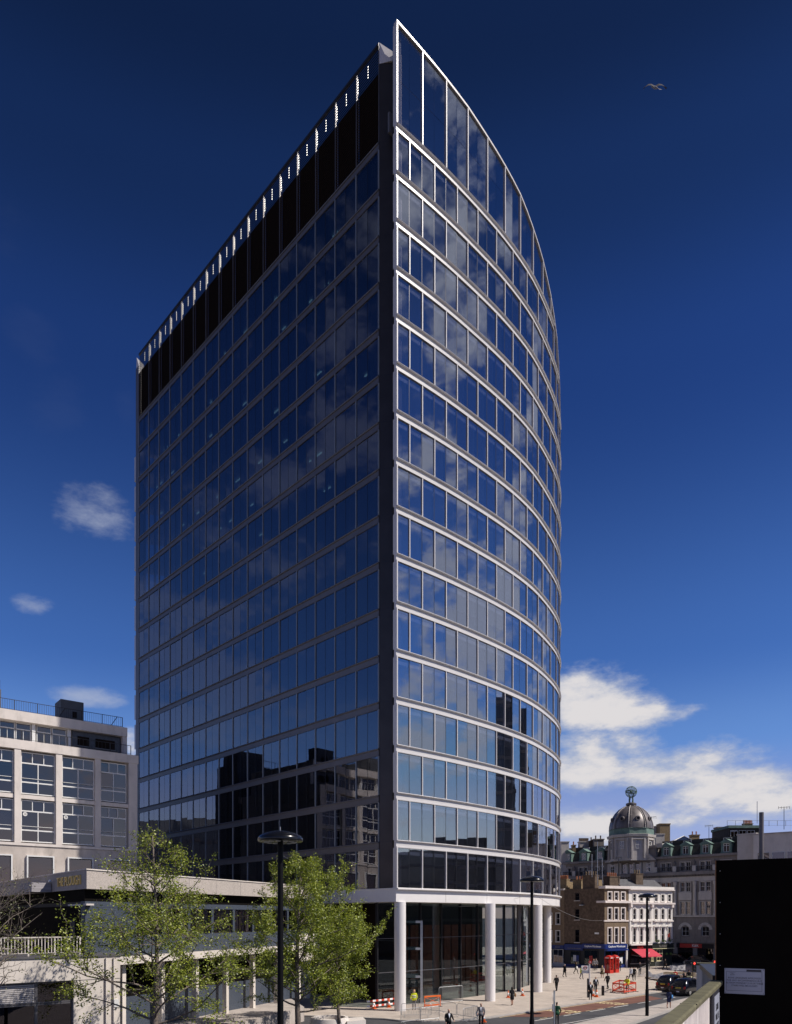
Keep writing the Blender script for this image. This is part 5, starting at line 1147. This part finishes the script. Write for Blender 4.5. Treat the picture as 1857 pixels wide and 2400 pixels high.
xbarrier(G(995, 2362), G(1033, 2359), 1.05, 'orange folding barrier by the worker in yellow', 'orange_plastic')
q = [G(1436, 2326), G(1463, 2329), G(1491, 2324.5), G(1452, 2318)]
for i, lb in enumerate(('red barrier at the front left of the pavement works', 'red barrier at the front right of the pavement works', 'red barrier at the back right of the pavement works', 'red barrier at the back left of the pavement works')): xbarrier(q[i], q[(i+1) % 4], 1.05, lb)
# roadworks: dug earth, planks and tarpaulins
gpoly = [G(1512, 2293), G(1560, 2280), G(1645, 2282), G(1645, 2300), G(1600, 2312)]
MB().prism([(p.x, p.y) for p in gpoly], .0, .16).build('dug_earth', 'earth', kind='structure')
rq = random.Random(4)
for k, lb in enumerate(('weathered timber board lying at the left end of the dug up roadworks', 'weathered timber board in the middle of the roadworks behind the far taxi', 'weathered timber board behind the person in red on the roadworks', 'weathered timber board at the right of the roadworks by the traffic light')):
    a = G(1535+k*24, 2288+(k % 2)*8); MB().box(-2.4, 2.4, -.14, .14, .17, .25).build('timber_board', 'timber_grey', loc=(a.x, a.y, .0), rotz=rq.gauss(.3, .15), world=False, label=lb, cat='board', group='timber boards on the roadworks')
def tarp(pts, Y, label):
    n = 9; top = [P(*p, Y) for p in pts[0]]; bot = [P(*p, Y) for p in pts[1]]; vs = []
    for j in range(5):
        for i in range(n):
            u = i/(n-1); k = min(int(u*(len(top)-1)), len(top)-2); w = u*(len(top)-1)-k
            a = top[k].lerp(top[k+1], w); b = bot[k].lerp(bot[k+1], w); v = a.lerp(b, j/4); v.y += math.sin(i*2.3+j)*.10; vs.append(v)
    return MB().add(vs, [(j*n+i, j*n+i+1, (j+1)*n+i+1, (j+1)*n+i) for j in range(4) for i in range(n-1)]).build('tarpaulin', 'tarp', smooth=True, label=label, cat='tarpaulin', group='tarpaulins on the barriers')
tarp([[(1570, 2262), (1585, 2264), (1607, 2261)], [(1573, 2275), (1590, 2274), (1607, 2274)]], 108, 'white tarpaulin sheet hung over the barrier in front of the pub'); tarp([[(1519, 2274), (1532, 2285), (1555, 2279)], [(1518, 2289), (1535, 2292), (1554, 2293)]], 96, 'pale grey tarpaulin sagging along the roadworks left of the taxis')

# ------------------------------------------------------------------ taxis
def taxi(loc, rz, label, nm='taxi', body='taxi_black', sc=1.0, group='black taxi cabs'):
    t = thing(nm, label, 'taxi' if nm == 'taxi' else 'car', loc, rz, group=group); t.scale = (sc,)*3
    # stations along the length: x, sill half width, belt half width, belt z, roof z, roof half width
    st = [(0, .70, .74, .72, .80, .70), (.06, .80, .84, .95, 1.02, .78), (.30, .84, .87, 1.04, 1.36, .70), (.62, .85, .88, 1.06, 1.66, .64), (1.2, .86, .88, 1.06, 1.76, .64), (2.1, .86, .88, 1.05, 1.77, .64), (2.75, .86, .88, 1.04, 1.70, .62), (3.25, .86, .88, 1.02, 1.20, .72), (3.45, .85, .86, .98, 1.06, .74), (4.1, .82, .83, .88, .97, .66), (4.48, .76, .76, .70, .86, .58), (4.58, .66, .68, .55, .62, .5)]
    ring = lambda q: [(q[0], -q[1]*.92, .24), (q[0], -q[1], .40), (q[0], -q[2], q[3]*.8), (q[0], -q[2]*.97, q[3]), (q[0], -q[5], q[4]-.07), (q[0], -q[5]*.85, q[4]), (q[0], 0, q[4]+.03), (q[0], q[5]*.85, q[4]), (q[0], q[5], q[4]-.07), (q[0], q[2]*.97, q[3]), (q[0], q[2], q[3]*.8), (q[0], q[1], .40), (q[0], q[1]*.92, .24)]
    vs = [v for q in st for v in ring(q)]; n = 13
    fs = [(i*n+j, (i+1)*n+j, (i+1)*n+(j+1) % n, i*n+(j+1) % n) for i in range(len(st)-1) for j in range(n)]+[tuple(range(n)), tuple((len(st)-1)*n+j for j in range(n-1, -1, -1))]
    me = MB().add(vs, fs).mesh('body', body); smooth_by_angle(me, 35); obj('body', me, t, world=False)
    def side(q, u):  # point on the greenhouse side at station pair
        return q
    for sy in (-1, 1):
        for x0, x1, a, b in ((.72, 1.32, 1.10, 1.56), (1.40, 2.15, 1.10, 1.60), (2.22, 2.80, 1.09, 1.56)):
            yy = lambda z: sy*(.875+(z-1.05)*(-.34)+.006)
            x1t = x1 if x1 < 2.6 else x1-.12; x0t = x0 if x0 > .8 else x0+.06
            MB().add([(x0, yy(a), a), (x1, yy(a), a), (x1t, yy(b), b), (x0t, yy(b), b), (x0, yy(a)-sy*.03, a), (x1, yy(a)-sy*.03, a), (x1t, yy(b)-sy*.03, b), (x0t, yy(b)-sy*.03, b)], [(0, 1, 2, 3), (4, 5, 6, 7), (0, 1, 5, 4), (1, 2, 6, 5), (2, 3, 7, 6), (3, 0, 4, 7)]).build('side_window', 'window_glass', t, world=False)
        for x in (.85, 3.75):
            w_ = MB().lathe([(.20, -.1), (.31, -.09), (.33, -.05), (.33, .05), (.31, .09), (.20, .1)], 18).build('wheel', 'tyre', t, world=False, mw=Matrix.Translation((x, sy*.80, .33)) @ Matrix.Rotation(R(90), 4, 'X'))
            MB().lathe([(.20, -.095), (.19, -.11), (.05, -.125), (.05, .125), (.19, .11), (.20, .095)], 14).build('rim', 'bright_steel', w_, world=False)
        MB().box(-.02, .05, sy*.66-.07, sy*.66+.07, .72, .98).build('tail_lamp', 'lamp_red', t, world=False); MB().box(3.0, 3.15, sy*.98-.08, sy*.98+.08, 1.05, 1.2).build('mirror', body, t, world=False)
    MB().add([(.10, -.62, 1.10), (.10, .62, 1.10), (.47, .52, 1.52), (.47, -.52, 1.52), (.13, -.62, 1.08), (.13, .62, 1.08), (.50, .52, 1.50), (.50, -.52, 1.50)], [(0, 1, 2, 3), (4, 5, 6, 7), (0, 1, 5, 4), (1, 2, 6, 5), (2, 3, 7, 6), (3, 0, 4, 7)]).build('rear_window', 'window_glass', t, world=False, mw=Matrix.Translation((.03, 0, -.0)))
    MB().box(-.10, .08, -.82, .82, .36, .54).build('bumper', 'dark_metal', t, world=False); MB().box(-.02, .005, -.28, .28, .78, .90).build('number_plate', 'plate_yellow', t, world=False); MB().box(-.115, -.10, -.16, .16, .40, .52).build('licence_plate', 'lettering_white', t, world=False)
    MB().box(2.5, 2.7, -.25, .25, 1.77, 1.89).build('roof_light', 'cream_paint' if nm == 'taxi' else body, t, world=False)
    return t
g = G(1597, 2335, -.1); taxi((g.x-.2, g.y+.3, -.1), R(44), 'black taxi cab nearest the camera by the lower kerb')
g = G(1558, 2325, -.1); taxi((g.x-.1, g.y+.3, -.1), R(44), 'black taxi cab standing behind and to the left of the nearer cab')
g = G(1640, 2262); taxi((g.x-1.5, g.y+1.0, 0), R(-40), 'dark saloon car in the shade below the red shop sign', 'parked_car', sc=.92, group='dark cars in the shaded street'); g = G(1585, 2260); taxi((g.x-1.2, g.y+2.5, 0), R(-40), 'black car half hidden behind people at the pub corner', 'parked_car', group='dark cars in the shaded street')

# ------------------------------------------------------------------ planter, wires, gull
c = P(773, 2384, 53.5)
pl = thing('planter', 'round concrete tree planter at the end of the terrace', 'planter', (c.x, 53.5, 0))
me = MB().lathe([(1.5, 0), (1.35, .86), (1.3, .9), (1.12, .9), (1.1, .6)], 32, (c.x, 53.5, 0)).mesh('bowl', 'concrete'); smooth_by_angle(me); obj('bowl', me, pl)
MB().lathe([(1.11, .55), (1.0, .64)], 24, (c.x, 53.5, 0)).build('soil', 'earth', pl)
MB().prism([(c.x+1.3, 52.6), (c.x+2.6, 53.4), (c.x+2.3, 55.0), (c.x+1.2, 54.5)], -.1, .7).build('wedge_kerb', 'concrete', pl)
def wire(p, q, sag, label):
    pts = [p.lerp(q, i/20)-Vector((0, 0, sag*4*(i/20)*(1-i/20))) for i in range(21)]; MB().tube(pts, .016, 4).build('overhead_wire', 'galvanised', label=label, cat='wire', group='overhead wires')
wq = P(1250, 2094, 76); wire(P(650, 1998, 69), wq, 2.9, 'slack overhead wire crossing before the tower fascia'); wire(wq, P(1412, 2157, 116.4), .9, 'overhead wire from the tower fascia to the brick corner building')
bc = P(1535, 205, 44.0)
mat('gull_white', (.22, .22, .25), .8); mat('gull_grey', (.05, .045, .05), .8)
GU = thing('gull', 'flying gull with arched wings alone in the deep blue sky', 'bird', bc)
bd = Vector((-.35, .25, .42)).normalized()
me = MB().tube([bc-bd*.30, bc-bd*.2, bc-bd*.05, bc+bd*.08, bc+bd*.17, bc+bd*.25, bc+bd*.31], [.015, .04, .07, .07, .045, .04, .008], 10).mesh('body', 'gull_white'); smooth_by_angle(me); obj('body', me, GU)
for sx in (-1, 1):
    rows_ = []
    for x, z, ch in ((.04, 0, .22), (.22, .11, .20), (.40, .10, .17), (.55, .0, .10), (.68, -.11, .02)):
        rows_.append((bc+Vector((sx*x, .02, z+ch*.4)), bc+Vector((sx*x, -.02, z+ch*.45)), bc+Vector((sx*x, -.10, z-ch*.5))))
    vs = [v for r_ in rows_ for v in r_]; MB().add(vs, [(i*3+j, i*3+3+j, i*3+3+(j+1) % 3, i*3+(j+1) % 3) for i in range(4) for j in range(3)]+[(0, 1, 2), (12, 14, 13)]).build('wing', 'gull_grey', GU)
tl_ = bc-bd*.28; MB().add([tl_+Vector((-.05, 0, .03)), tl_+Vector((.05, 0, .0)), tl_-bd*.2+Vector((.09, 0, 0)), tl_-bd*.22+Vector((-.05, 0, -.02)), tl_-bd*.1+Vector((0, .02, .01))], [(0, 1, 2, 3), (0, 4, 1), (1, 4, 2), (2, 4, 3), (3, 4, 0)]).build('tail', 'gull_white', GU)
# ------------------------------------------------------------------ people
for nm, c in (('skin', (.50, .30, .22)), ('cloth_black', (.012, .012, .014)), ('cloth_charcoal', (.03, .03, .034)), ('cloth_grey', (.17, .16, .17)), ('cloth_white', (.70, .72, .78)), ('cloth_green', (.015, .07, .035)), ('cloth_red', (.42, .02, .02)), ('cloth_beige', (.42, .34, .24)), ('hivis', (.62, .66, .03)), ('cloth_blue', (.03, .04, .09)), ('hair_dark', (.018, .012, .010)), ('hair_brown', (.08, .045, .025)), ('hair_grey', (.35, .33, .31)), ('hair_fair', (.38, .26, .12)), ('shoe', (.012, .011, .010)), ('bag_tan', (.32, .16, .06)), ('bag_blue', (.10, .30, .62)), ('bag_white', (.75, .75, .72)), ('skirt_olive', (.10, .085, .05)), ('helmet', (.75, .72, .10))):
    mat(nm, c, .85 if nm != 'skin' else .6, spec=.25)
def person(px, py, face, label, h=1.75, top='cloth_black', leg='cloth_black', hair='hair_dark', stride=.0, arm=(.12, .12), fem=False, skirt=None, coat=False, bag=None, shirt=None, helmet=None, band=False, z=0.0, bend=0.0, carry=0.0):
    g = G(px, py, z); s = h/1.75; V = []; E = []; Rr = []; T = []
    def v(x, y, zz, r, tagn, par=None):
        V.append(Vector((x, y, zz))*s); Rr.append(r*s); T.append(tagn); i = len(V)-1
        if par is not None: E.append((par, i))
        return i
    # y is forward
    pel = v(0, 0, .95, .15, 'leg' if not coat else 'top'); wa = v(0, .01, 1.10, .135, 'top', pel); ch = v(0, .0+bend*.1, 1.30, .165, 'top', wa); ne = v(0, .0+bend*.16, 1.46, .075, 'top', ch); nk = v(0, .01+bend*.2, 1.53, .055, 'skin', ne)
    hd0 = v(0, .03+bend*.24, 1.60, .085, 'skin', nk); hd1 = v(0, .03+bend*.26, 1.69, .095, 'skin', hd0); hd2 = v(0, .02+bend*.26, 1.745, .07, 'hair', hd1)
    v(0, .125+bend*.25, 1.635, .018, 'skin', hd0)          # nose
    sw = .17 if fem else .195
    for sd_ in (-1, 1):
        st = stride*sd_
        hp = v(sd_*.09, 0, .90, .105, 'leg', pel); kn = v(sd_*.10, st*.42+.03, .50, .072, 'leg' if not skirt else 'skin', hp); an = v(sd_*.10, st*.72-(.10 if st < 0 else 0), .10+(.06 if st < 0 else 0), .048, 'leg' if not skirt else 'skin', kn)
        v(sd_*.10, st*.72+.16, .035, .042, 'shoe', v(sd_*.10, st*.72+.02, .045, .05, 'shoe', an))
        a = arm[0] if sd_ < 0 else arm[1]
        sh = v(sd_*sw, bend*.12, 1.41, .075, 'top', ch); el = v(sd_*(sw+.06), -st*.22+a*.35+bend*.15, 1.14, .055, 'top', sh)
        wr = v(sd_*(sw+.03-carry*.1), -st*.40+a*1.3+bend*.2, .90+a*.55, .036, 'top', el); pm = v(sd_*(sw+.02-carry*.12), -st*.42+a*1.6+.01, .82+a*.66, .036, 'skin', wr)
        for k in range(4): v(sd_*(sw+.02-carry*.12)+(k-1.5)*.018, -st*.43+a*1.75+.03, .745+a*.70-.004*abs(k-1.5), .010, 'skin', v(sd_*(sw+.02-carry*.12)+(k-1.5)*.017, -st*.43+a*1.7+.02, .785+a*.68, .011, 'skin', pm))
        v(sd_*(sw-.02-carry*.12), -st*.42+a*1.65+.045, .795+a*.68, .012, 'skin', pm)
    me0 = bpy.data.meshes.new('p'); me0.from_pydata(V, E, []); o = bpy.data.objects.new('p', me0); COL.objects.link(o)
    md = o.modifiers.new('s', 'SKIN'); ss = o.modifiers.new('d', 'SUBSURF'); ss.levels = 1; ss.render_levels = 1
    sv_ = me0.skin_vertices[0].data
    for i, r in enumerate(Rr):
        wid = 1.28 if i in (0, 1, 2) else 1.0
        sv_[i].radius = (r*wid, r) if i in (0, 1, 2) else (r, r); sv_[i].use_root = (i == 0)
    dg = bpy.context.evaluated_depsgraph_get(); me = bpy.data.meshes.new_from_object(o.evaluated_get(dg)); bpy.data.objects.remove(o); bpy.data.meshes.remove(me0)
    mats_ = {'skin': 'skin', 'top': top, 'leg': leg, 'hair': hair, 'shoe': 'shoe'}; order = list(mats_)
    me.materials.clear()
    for k in order: me.materials.append(M[mats_[k]])
    PV = np.array([list(q) for q in V]); ES = E
    cen = np.zeros((len(me.polygons), 3)); 
    for p in me.polygons: cen[p.index] = p.center
    bestd = np.full(len(cen), 9e9); bt = np.zeros(len(cen), int)
    for a, b in ES:
        A, B = PV[a], PV[b]; ab = B-A; t = np.clip(((cen-A) @ ab)/max(1e-9, ab @ ab), 0, 1); d = np.linalg.norm(cen-(A+t[:, None]*ab), axis=1)-np.interp(t, [0, 1], [Rr[a], Rr[b]])*.9
        tg = np.where(t < .5, order.index(T[a]), order.index(T[b])); m_ = d < bestd; bestd[m_] = d[m_]; bt[m_] = tg[m_]
    bt[(cen[:, 2] > 1.66*s) & (cen[:, 1] < .075*s+bend*.24)] = order.index('hair'); bt[(cen[:, 2] > 1.58*s) & (cen[:, 1] < -.005*s+bend*.2)] = order.index('hair')
    me.polygons.foreach_set('material_index', bt.astype(np.int32)); me.polygons.foreach_set('use_smooth', [True]*len(me.polygons)); me.update(); me.name = 'body'
    t = thing('person', label, 'person', g, face, group='pedestrians')
    obj('body', me, t, world=False)
    def add(nm, mb, m_): mb.build(nm, m_, t, world=False, smooth=True)
    if hair == 'hair_fair' or fem: add('hair', MB().lathe([(.03, 1.775*s), (.09*s, 1.74*s), (.108*s, 1.67*s), (.105*s, 1.58*s), (.085*s, 1.50*s)], 12, (0, -.025+bend*.24, 0)), hair)
    if skirt: add('skirt', MB().lathe([(.14*s, 1.06*s), (.185*s, .95*s), ((.26 if skirt == 'skirt_olive' else .19)*s, .72*s), ((.36 if skirt == 'skirt_olive' else .185)*s, .55*s)], 16), skirt)
    if coat: add('coat_tail', MB().lathe([(.165*s, 1.12*s), (.19*s, .95*s), (.215*s, .62*s)], 16), top)
    else: add('jacket_hem', MB().lathe([(.165*s, 1.10*s), (.195*s, .98*s), (.20*s, .84*s)], 16), top) if not skirt else None
    if shirt: add('shirt_front', MB().add([(-.06*s, .172*s, 1.42*s), (.06*s, .172*s, 1.42*s), (.0, .185*s, 1.14*s), (-.05*s, .12*s, 1.47*s), (.05*s, .12*s, 1.47*s)], [(0, 2, 1), (0, 1, 4, 3)]), shirt)
    if bag: add('bag', MB().ball((.30*s, -.02, .98*s if bag != 'bag_blue' else 1.05*s), .17*s, 10, 6, (.5, 1, 1.15)), bag); add('bag_strap', MB().tube([(.27*s, -.06, 1.14*s), (.19*s, -.02, 1.44*s), (.27*s, .06, 1.14*s)], .012, 5), bag)
    if helmet: add('safety_helmet', MB().lathe([(.125*s, 1.70*s), (.12*s, 1.74*s), (.09*s, 1.80*s), (.03*s, 1.825*s)], 12, (0, .02, 0)), helmet)
    if band: 
        for zz in (1.10, 1.24): add('reflective_band', MB().lathe([(.222*s, zz*s), (.222*s, (zz+.045)*s)], 16), 'bag_white')
    return t
F = lambda deg: R(deg)        # 0 = walking away from the camera, 180 = towards it
PE = [
 (1304.7, 2322.8, 8, 'man in a black suit seen from behind, walking past the white columns', dict(stride=.18)),
 (1323.6, 2290, -60, 'man in a long black coat on the plaza nearest the phone shop corner', dict(coat=True, stride=.2, hair='hair_grey')),
 (1350.3, 2283, -75, 'woman in dark clothes with tan top striding past the phone shop', dict(fem=True, h=1.66, stride=.36, hair='hair_brown', bag='bag_white')),
 (1363.3, 2295, -70, 'man in a yellow high visibility vest carrying a dark jacket', dict(top='hivis', leg='cloth_grey', stride=.18, hair='hair_grey')),
 (1392, 2274.7, 180, 'left man of the grey pair by the shop window', dict(top='cloth_grey', leg='cloth_charcoal', hair='hair_grey')),
 (1397.5, 2274, 175, 'right man of the grey pair by the shop window', dict(top='cloth_grey', leg='cloth_charcoal', hair='hair_grey')),
 (1412, 2292, 150, 'woman in a beige top with a flared olive skirt blowing out', dict(fem=True, h=1.62, top='cloth_beige', skirt='skirt_olive', hair='hair_fair', stride=.2)),
 (1424.5, 2317.6, 20, 'man in a black suit walking left of the red barriers', dict(stride=.3)),
 (1396.5, 2328, 178, 'man in an open dark suit and tie walking towards the kerb', dict(top='cloth_charcoal', leg='cloth_charcoal', hair='hair_brown', shirt='cloth_white', stride=.2)),
 (1384, 2343, 178, 'dark haired man in black in front of the bus stop pole', dict(coat=True, shirt='cloth_white')),
 (1305.5, 2404, -20, 'person in a green jacket behind the grey sign post', dict(top='cloth_green', leg='cloth_charcoal')),
 (1479, 2298, -60, 'man in a white shirt striding across the plaza', dict(top='cloth_white', leg='cloth_charcoal', stride=.4)),
 (1486.5, 2298, -30, 'man in black beside the man in the white shirt', dict(stride=.2)),
 (1470.7, 2327, 150, 'worker in a yellow vest bending inside the red barriers', dict(top='hivis', leg='cloth_grey', helmet='cloth_black', bend=.9, arm=(.3, .3), hair='hair_dark')),
 (1452.5, 2276, 160, 'man in black standing right of the red telephone boxes', dict(shirt='cloth_white', hair='hair_brown')),
 (1293, 2269.5, 60, 'shadowed person walking by the far shop windows next to the column', dict(stride=.3)),
 (1500, 2284.8, 175, 'man in a dark overcoat with a briefcase left of the lamp post', dict(coat=True, bag='cloth_black')),
 (1568, 2362.6, -30, 'woman in navy with a bright blue shoulder bag on the lower pavement', dict(fem=True, h=1.68, top='cloth_blue', skirt='cloth_blue', stride=.28, bag='bag_blue')),
 (1583, 2307, -10, 'person in a red jacket standing behind the taxis', dict(top='cloth_red', leg='cloth_charcoal')),
 (1603.5, 2310, 40, 'dark haired man at the back of the group behind the taxis', dict(top='cloth_charcoal')),
 (1606.5, 2318, 120, 'balding man at the front of the group behind the taxis', dict(hair='skin', top='cloth_black')),
 (1598.5, 2321, 170, 'grey haired person low at the left of the group behind the taxis', dict(hair='hair_grey', top='cloth_charcoal', h=1.65)),
 (1615, 2308.6, -20, 'tall person in black at the right of the group behind the taxis', dict(h=1.82)),
 (1577, 2258, 180, 'grey clad person standing outside the pub door', dict(top='cloth_grey', leg='cloth_grey', hair='hair_grey')),
 (1588.6, 2258, 180, 'white haired person in the shade beside the pub corner', dict(top='cloth_charcoal', hair='hair_grey', shirt='cloth_white')),
 (1606, 2256, 160, 'person with a pale face deep in the shaded street', dict(top='cloth_charcoal', hair='hair_brown')),
 (1559, 2274, -80, 'person in black hurrying behind the barriers by the pub', dict(stride=.42)),
 (1521, 2273, 10, 'person in black partly behind the third lamp post', dict()),
 (971, 2367, 170, 'worker in a yellow reflective jacket behind the crowd barriers', dict(top='hivis', leg='cloth_grey', hair='hair_fair', band=True, arm=(.1, .28))),
 (1051.8, 2426, 195, 'man in a black suit at the bottom edge near the crowd barriers', dict(shirt='cloth_white', hair='hair_dark', arm=(.3, .05), h=1.78)),
 (1128, 2408, 170, 'man in a pale shirt and grey jacket at the bottom of the street', dict(top='cloth_grey', leg='cloth_black', shirt='cloth_white', arm=(.05, .35), bag='bag_white', h=1.78)),
 (1200.6, 2356, 10, 'woman in black with a tan handbag walking along the colonnade', dict(fem=True, h=1.66, skirt='cloth_black', stride=.2, bag='bag_tan', arm=(.1, .3))),
]
for px, py, fa, lb, kw in PE: person(px, py, R(fa), lb, **kw)

# ------------------------------------------------------------------ trees
def leaf_mat(name, c1, c2):
    m = bpy.data.materials.new(name); m.use_nodes = True; t = m.node_tree; t.nodes.clear()
    o = t.nodes.new('ShaderNodeOutputMaterial'); d = t.nodes.new('ShaderNodeBsdfDiffuse'); tr = t.nodes.new('ShaderNodeBsdfTranslucent'); g = t.nodes.new('ShaderNodeBsdfGlossy'); g.inputs['Roughness'].default_value = .45
    mx = t.nodes.new('ShaderNodeMixShader'); mx.inputs[0].default_value = .38; m2 = t.nodes.new('ShaderNodeMixShader'); m2.inputs[0].default_value = .06
    gi = t.nodes.new('ShaderNodeNewGeometry'); cm = t.nodes.new('ShaderNodeMix'); cm.data_type = 'RGBA'; cm.inputs[6].default_value = (*c1, 1); cm.inputs[7].default_value = (*c2, 1)
    t.links.new(gi.outputs['Random Per Island'], cm.inputs[0]); t.links.new(cm.outputs[2], d.inputs[0]); t.links.new(cm.outputs[2], tr.inputs[0])
    t.links.new(d.outputs[0], mx.inputs[1]); t.links.new(tr.outputs[0], mx.inputs[2]); t.links.new(mx.outputs[0], m2.inputs[1]); t.links.new(g.outputs[0], m2.inputs[2]); t.links.new(m2.outputs[0], o.inputs[0]); M[name] = m
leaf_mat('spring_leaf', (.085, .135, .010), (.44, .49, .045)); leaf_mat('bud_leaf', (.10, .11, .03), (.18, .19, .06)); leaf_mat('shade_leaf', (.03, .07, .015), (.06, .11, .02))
mat('bark', (.16, .13, .11), .9, vary=.35, scale=5, bump=.5, bscale=20); mat('bark_dark', (.045, .038, .034), .9, vary=.3, scale=6)
def tree(name, label, base, height, crown, seed, leaf, nleaf, lsize, bark='bark', trunk_r=.16, limbs=22, low=.22, lean=(0, 0), levels=3, cat='tree'):
    "crown(h) gives the crown radius at relative height h; limbs leave the trunk, fork into twigs and carry leaf clusters"
    r = random.Random(seed); t = thing(name, label, cat, base); wood = MB(); tips = []
    n = 14; tp = []
    for i in range(n+1):
        k = i/n; tp.append(Vector((base[0]+lean[0]*k+math.sin(k*5+seed)*.10, base[1]+lean[1]*k+math.cos(k*4+seed)*.10, base[2]+height*.97*k)))
    wood.tube(tp, [trunk_r*(1-.92*i/n)+.012 for i in range(n+1)], 8)
    def branch(p, d, ln, rad, lv):
        pts = [p]; q = p; m = 5
        for i in range(m):
            d = (d+Vector((r.gauss(0, .16), r.gauss(0, .16), r.gauss(.05, .12)))).normalized(); q = q+d*ln/m; pts.append(q)
        wood.tube(pts, [rad*(1-.75*i/m) for i in range(m+1)], 5 if lv == 0 else 3, cap=False)
        if lv >= 1:
            for i in range(1, m+1): tips.append((pts[i], ln))
        if lv < levels-1:
            for j in range(5 if lv == 0 else 4):
                i = r.randint(1, m); a = r.uniform(0, 2*math.pi); o = d.orthogonal().normalized(); e = d.cross(o)
                dd = (d*.62+(o*math.cos(a)+e*math.sin(a))*.72+Vector((0, 0, .12))).normalized(); branch(pts[i], dd, ln*r.uniform(.36, .58), rad*.5, lv+1)
    for i in range(limbs):
        h = low+(1-low)*(i+r.random())/limbs*.97; k = min(h, .99)*n; j = min(int(k), n-1); p = tp[j].lerp(tp[j+1], k-j)
        a = i*2.4+r.uniform(-.5, .5); up = .10+.85*h; R_ = crown(h); d = Vector((math.cos(a), math.sin(a), up)).normalized(); branch(p, d, R_*r.uniform(.75, 1.12), trunk_r*.36*(1-.7*h)+.012, 0)
    wood.build('trunk', bark, t, smooth=True)
    if nleaf:
        vs = []; fs = []; pick = r.choices([q_[0] for q_ in tips], weights=[q_[1]**1.4 for q_ in tips], k=nleaf)
        for k in range(nleaf):
            p = pick[k]; c = p+Vector((r.gauss(0, .13), r.gauss(0, .13), r.gauss(-.02, .11))); s_ = lsize*r.uniform(.6, 1.25)
            u = Vector((r.gauss(0, 1), r.gauss(0, 1), r.gauss(0, .6))).normalized(); w = u.cross(Vector((r.gauss(0, 1), r.gauss(0, 1), r.gauss(0, 1)))).normalized(); nn = u.cross(w)
            b = len(vs); vs += [c-u*s_*.55, c+w*s_*.42+nn*s_*.10, c+u*s_*.6-nn*s_*.08, c-w*s_*.42+nn*s_*.10]; fs += [(b, b+1, b+2), (b, b+2, b+3)]
        me = bpy.data.meshes.new('crown'); me.from_pydata([tuple(v) for v in vs], [], fs); me.materials.append(M[leaf]); me.update(); obj('crown', me, t)
    return t
def prof(pairs): xs, ys = zip(*pairs); return lambda h: float(np.interp(h, xs, ys))
q = P(362, 2149, 35.0); tree('lime_tree', 'tall open street tree in fresh leaf before the pub fascia', (q.x, 35.0, 0), 12.2, prof([(0, 1), (.24, 4.8), (.36, 5.2), (.45, 4.0), (.55, 2.9), (.7, 2.3), (.85, 1.5), (1, .5)]), 5, 'spring_leaf', 19000, .095, trunk_r=.17, limbs=38, low=.24, levels=3)
q = P(700, 2149, 47.0); tree('lime_tree', 'bushy street tree in fresh leaf behind the nearest lamp', (q.x, 47.0, 0), 12.0, prof([(0, 1), (.18, 3.4), (.35, 4.6), (.5, 4.6), (.65, 3.6), (.8, 2.2), (1, .5)]), 9, 'spring_leaf', 34000, .105, trunk_r=.19, limbs=32, low=.17)
q = P(842, 2149, 52.0); tree('lime_tree', 'smaller leafy tree in the round planter by the tower undercroft', (q.x-1.5, 52.4, .6), 8.2, prof([(0, 1), (.2, 2.3), (.45, 2.9), (.65, 2.5), (.8, 1.7), (1, .4)]), 21, 'spring_leaf', 14000, .105, trunk_r=.12, limbs=24, low=.16)
q = P(-22, 2149, 27.5); tree('bare_tree', 'nearly bare spreading tree with buds at the left edge', (q.x, 27.5, 0), 8.6, prof([(0, .3), (.55, 1.2), (.75, 2.4), (.9, 2.2), (1, 1.2)]), 31, 'bud_leaf', 1100, .06, trunk_r=.12, limbs=18, low=.62, bark='bark')
q = G(1668, 2262); tree('street_tree', 'green street tree in the shade against the dark hoarding edge', (q.x+1.4, q.y-6, 0), 7.6, prof([(0, .5), (.3, 1.4), (.6, 2.0), (1, .5)]), 41, 'shade_leaf', 5000, .18, trunk_r=.1, limbs=14, low=.3)

# ------------------------------------------------------------------ office blocks off to the right that the curved glass mirrors
mat('office_dark', (.07, .075, .085), .15, vary=.2, scale=.3, spec=.8); mat('office_band', (.22, .21, .20), .7, vary=.1, scale=.3)
def office(label, x, y, w, d, h, rz, fl=3.8):
    t = thing('office_block', label, 'office block', (x, y, 0), rz, group='office blocks beside the square')
    MB().box(-w/2, w/2, -d/2, d/2, 0, h).build('wall', 'office_dark', t, world=False)
    z = fl
    while z < h: MB().box(-w/2-.15, w/2+.15, -d/2-.15, d/2+.15, z-.55, z+.1).build('floor_band', 'office_band', t, world=False); z += fl
    MB().box(-w/4, w/4, -d/4, d/4, h, h+3).build('plant_room', 'office_dark', t, world=False)
office('tall dark office tower mirrored in the middle of the curved glass', 96, 101, 12, 14, 54, R(18)); office('slim dark office tower mirrored towards the right of the curved glass', 98, 121, 8, 10, 52, R(25))
office('pale grey block mirrored low in the far end of the straight glass', -92, 114, 26, 40, 25, R(12))
office('long dark office block mirrored along the lowest curved storeys', 101, 74, 14, 52, 22, R(0)); office('mid height dark office block mirrored near the far end of the curved glass', 112, 146, 20, 18, 30, R(20))
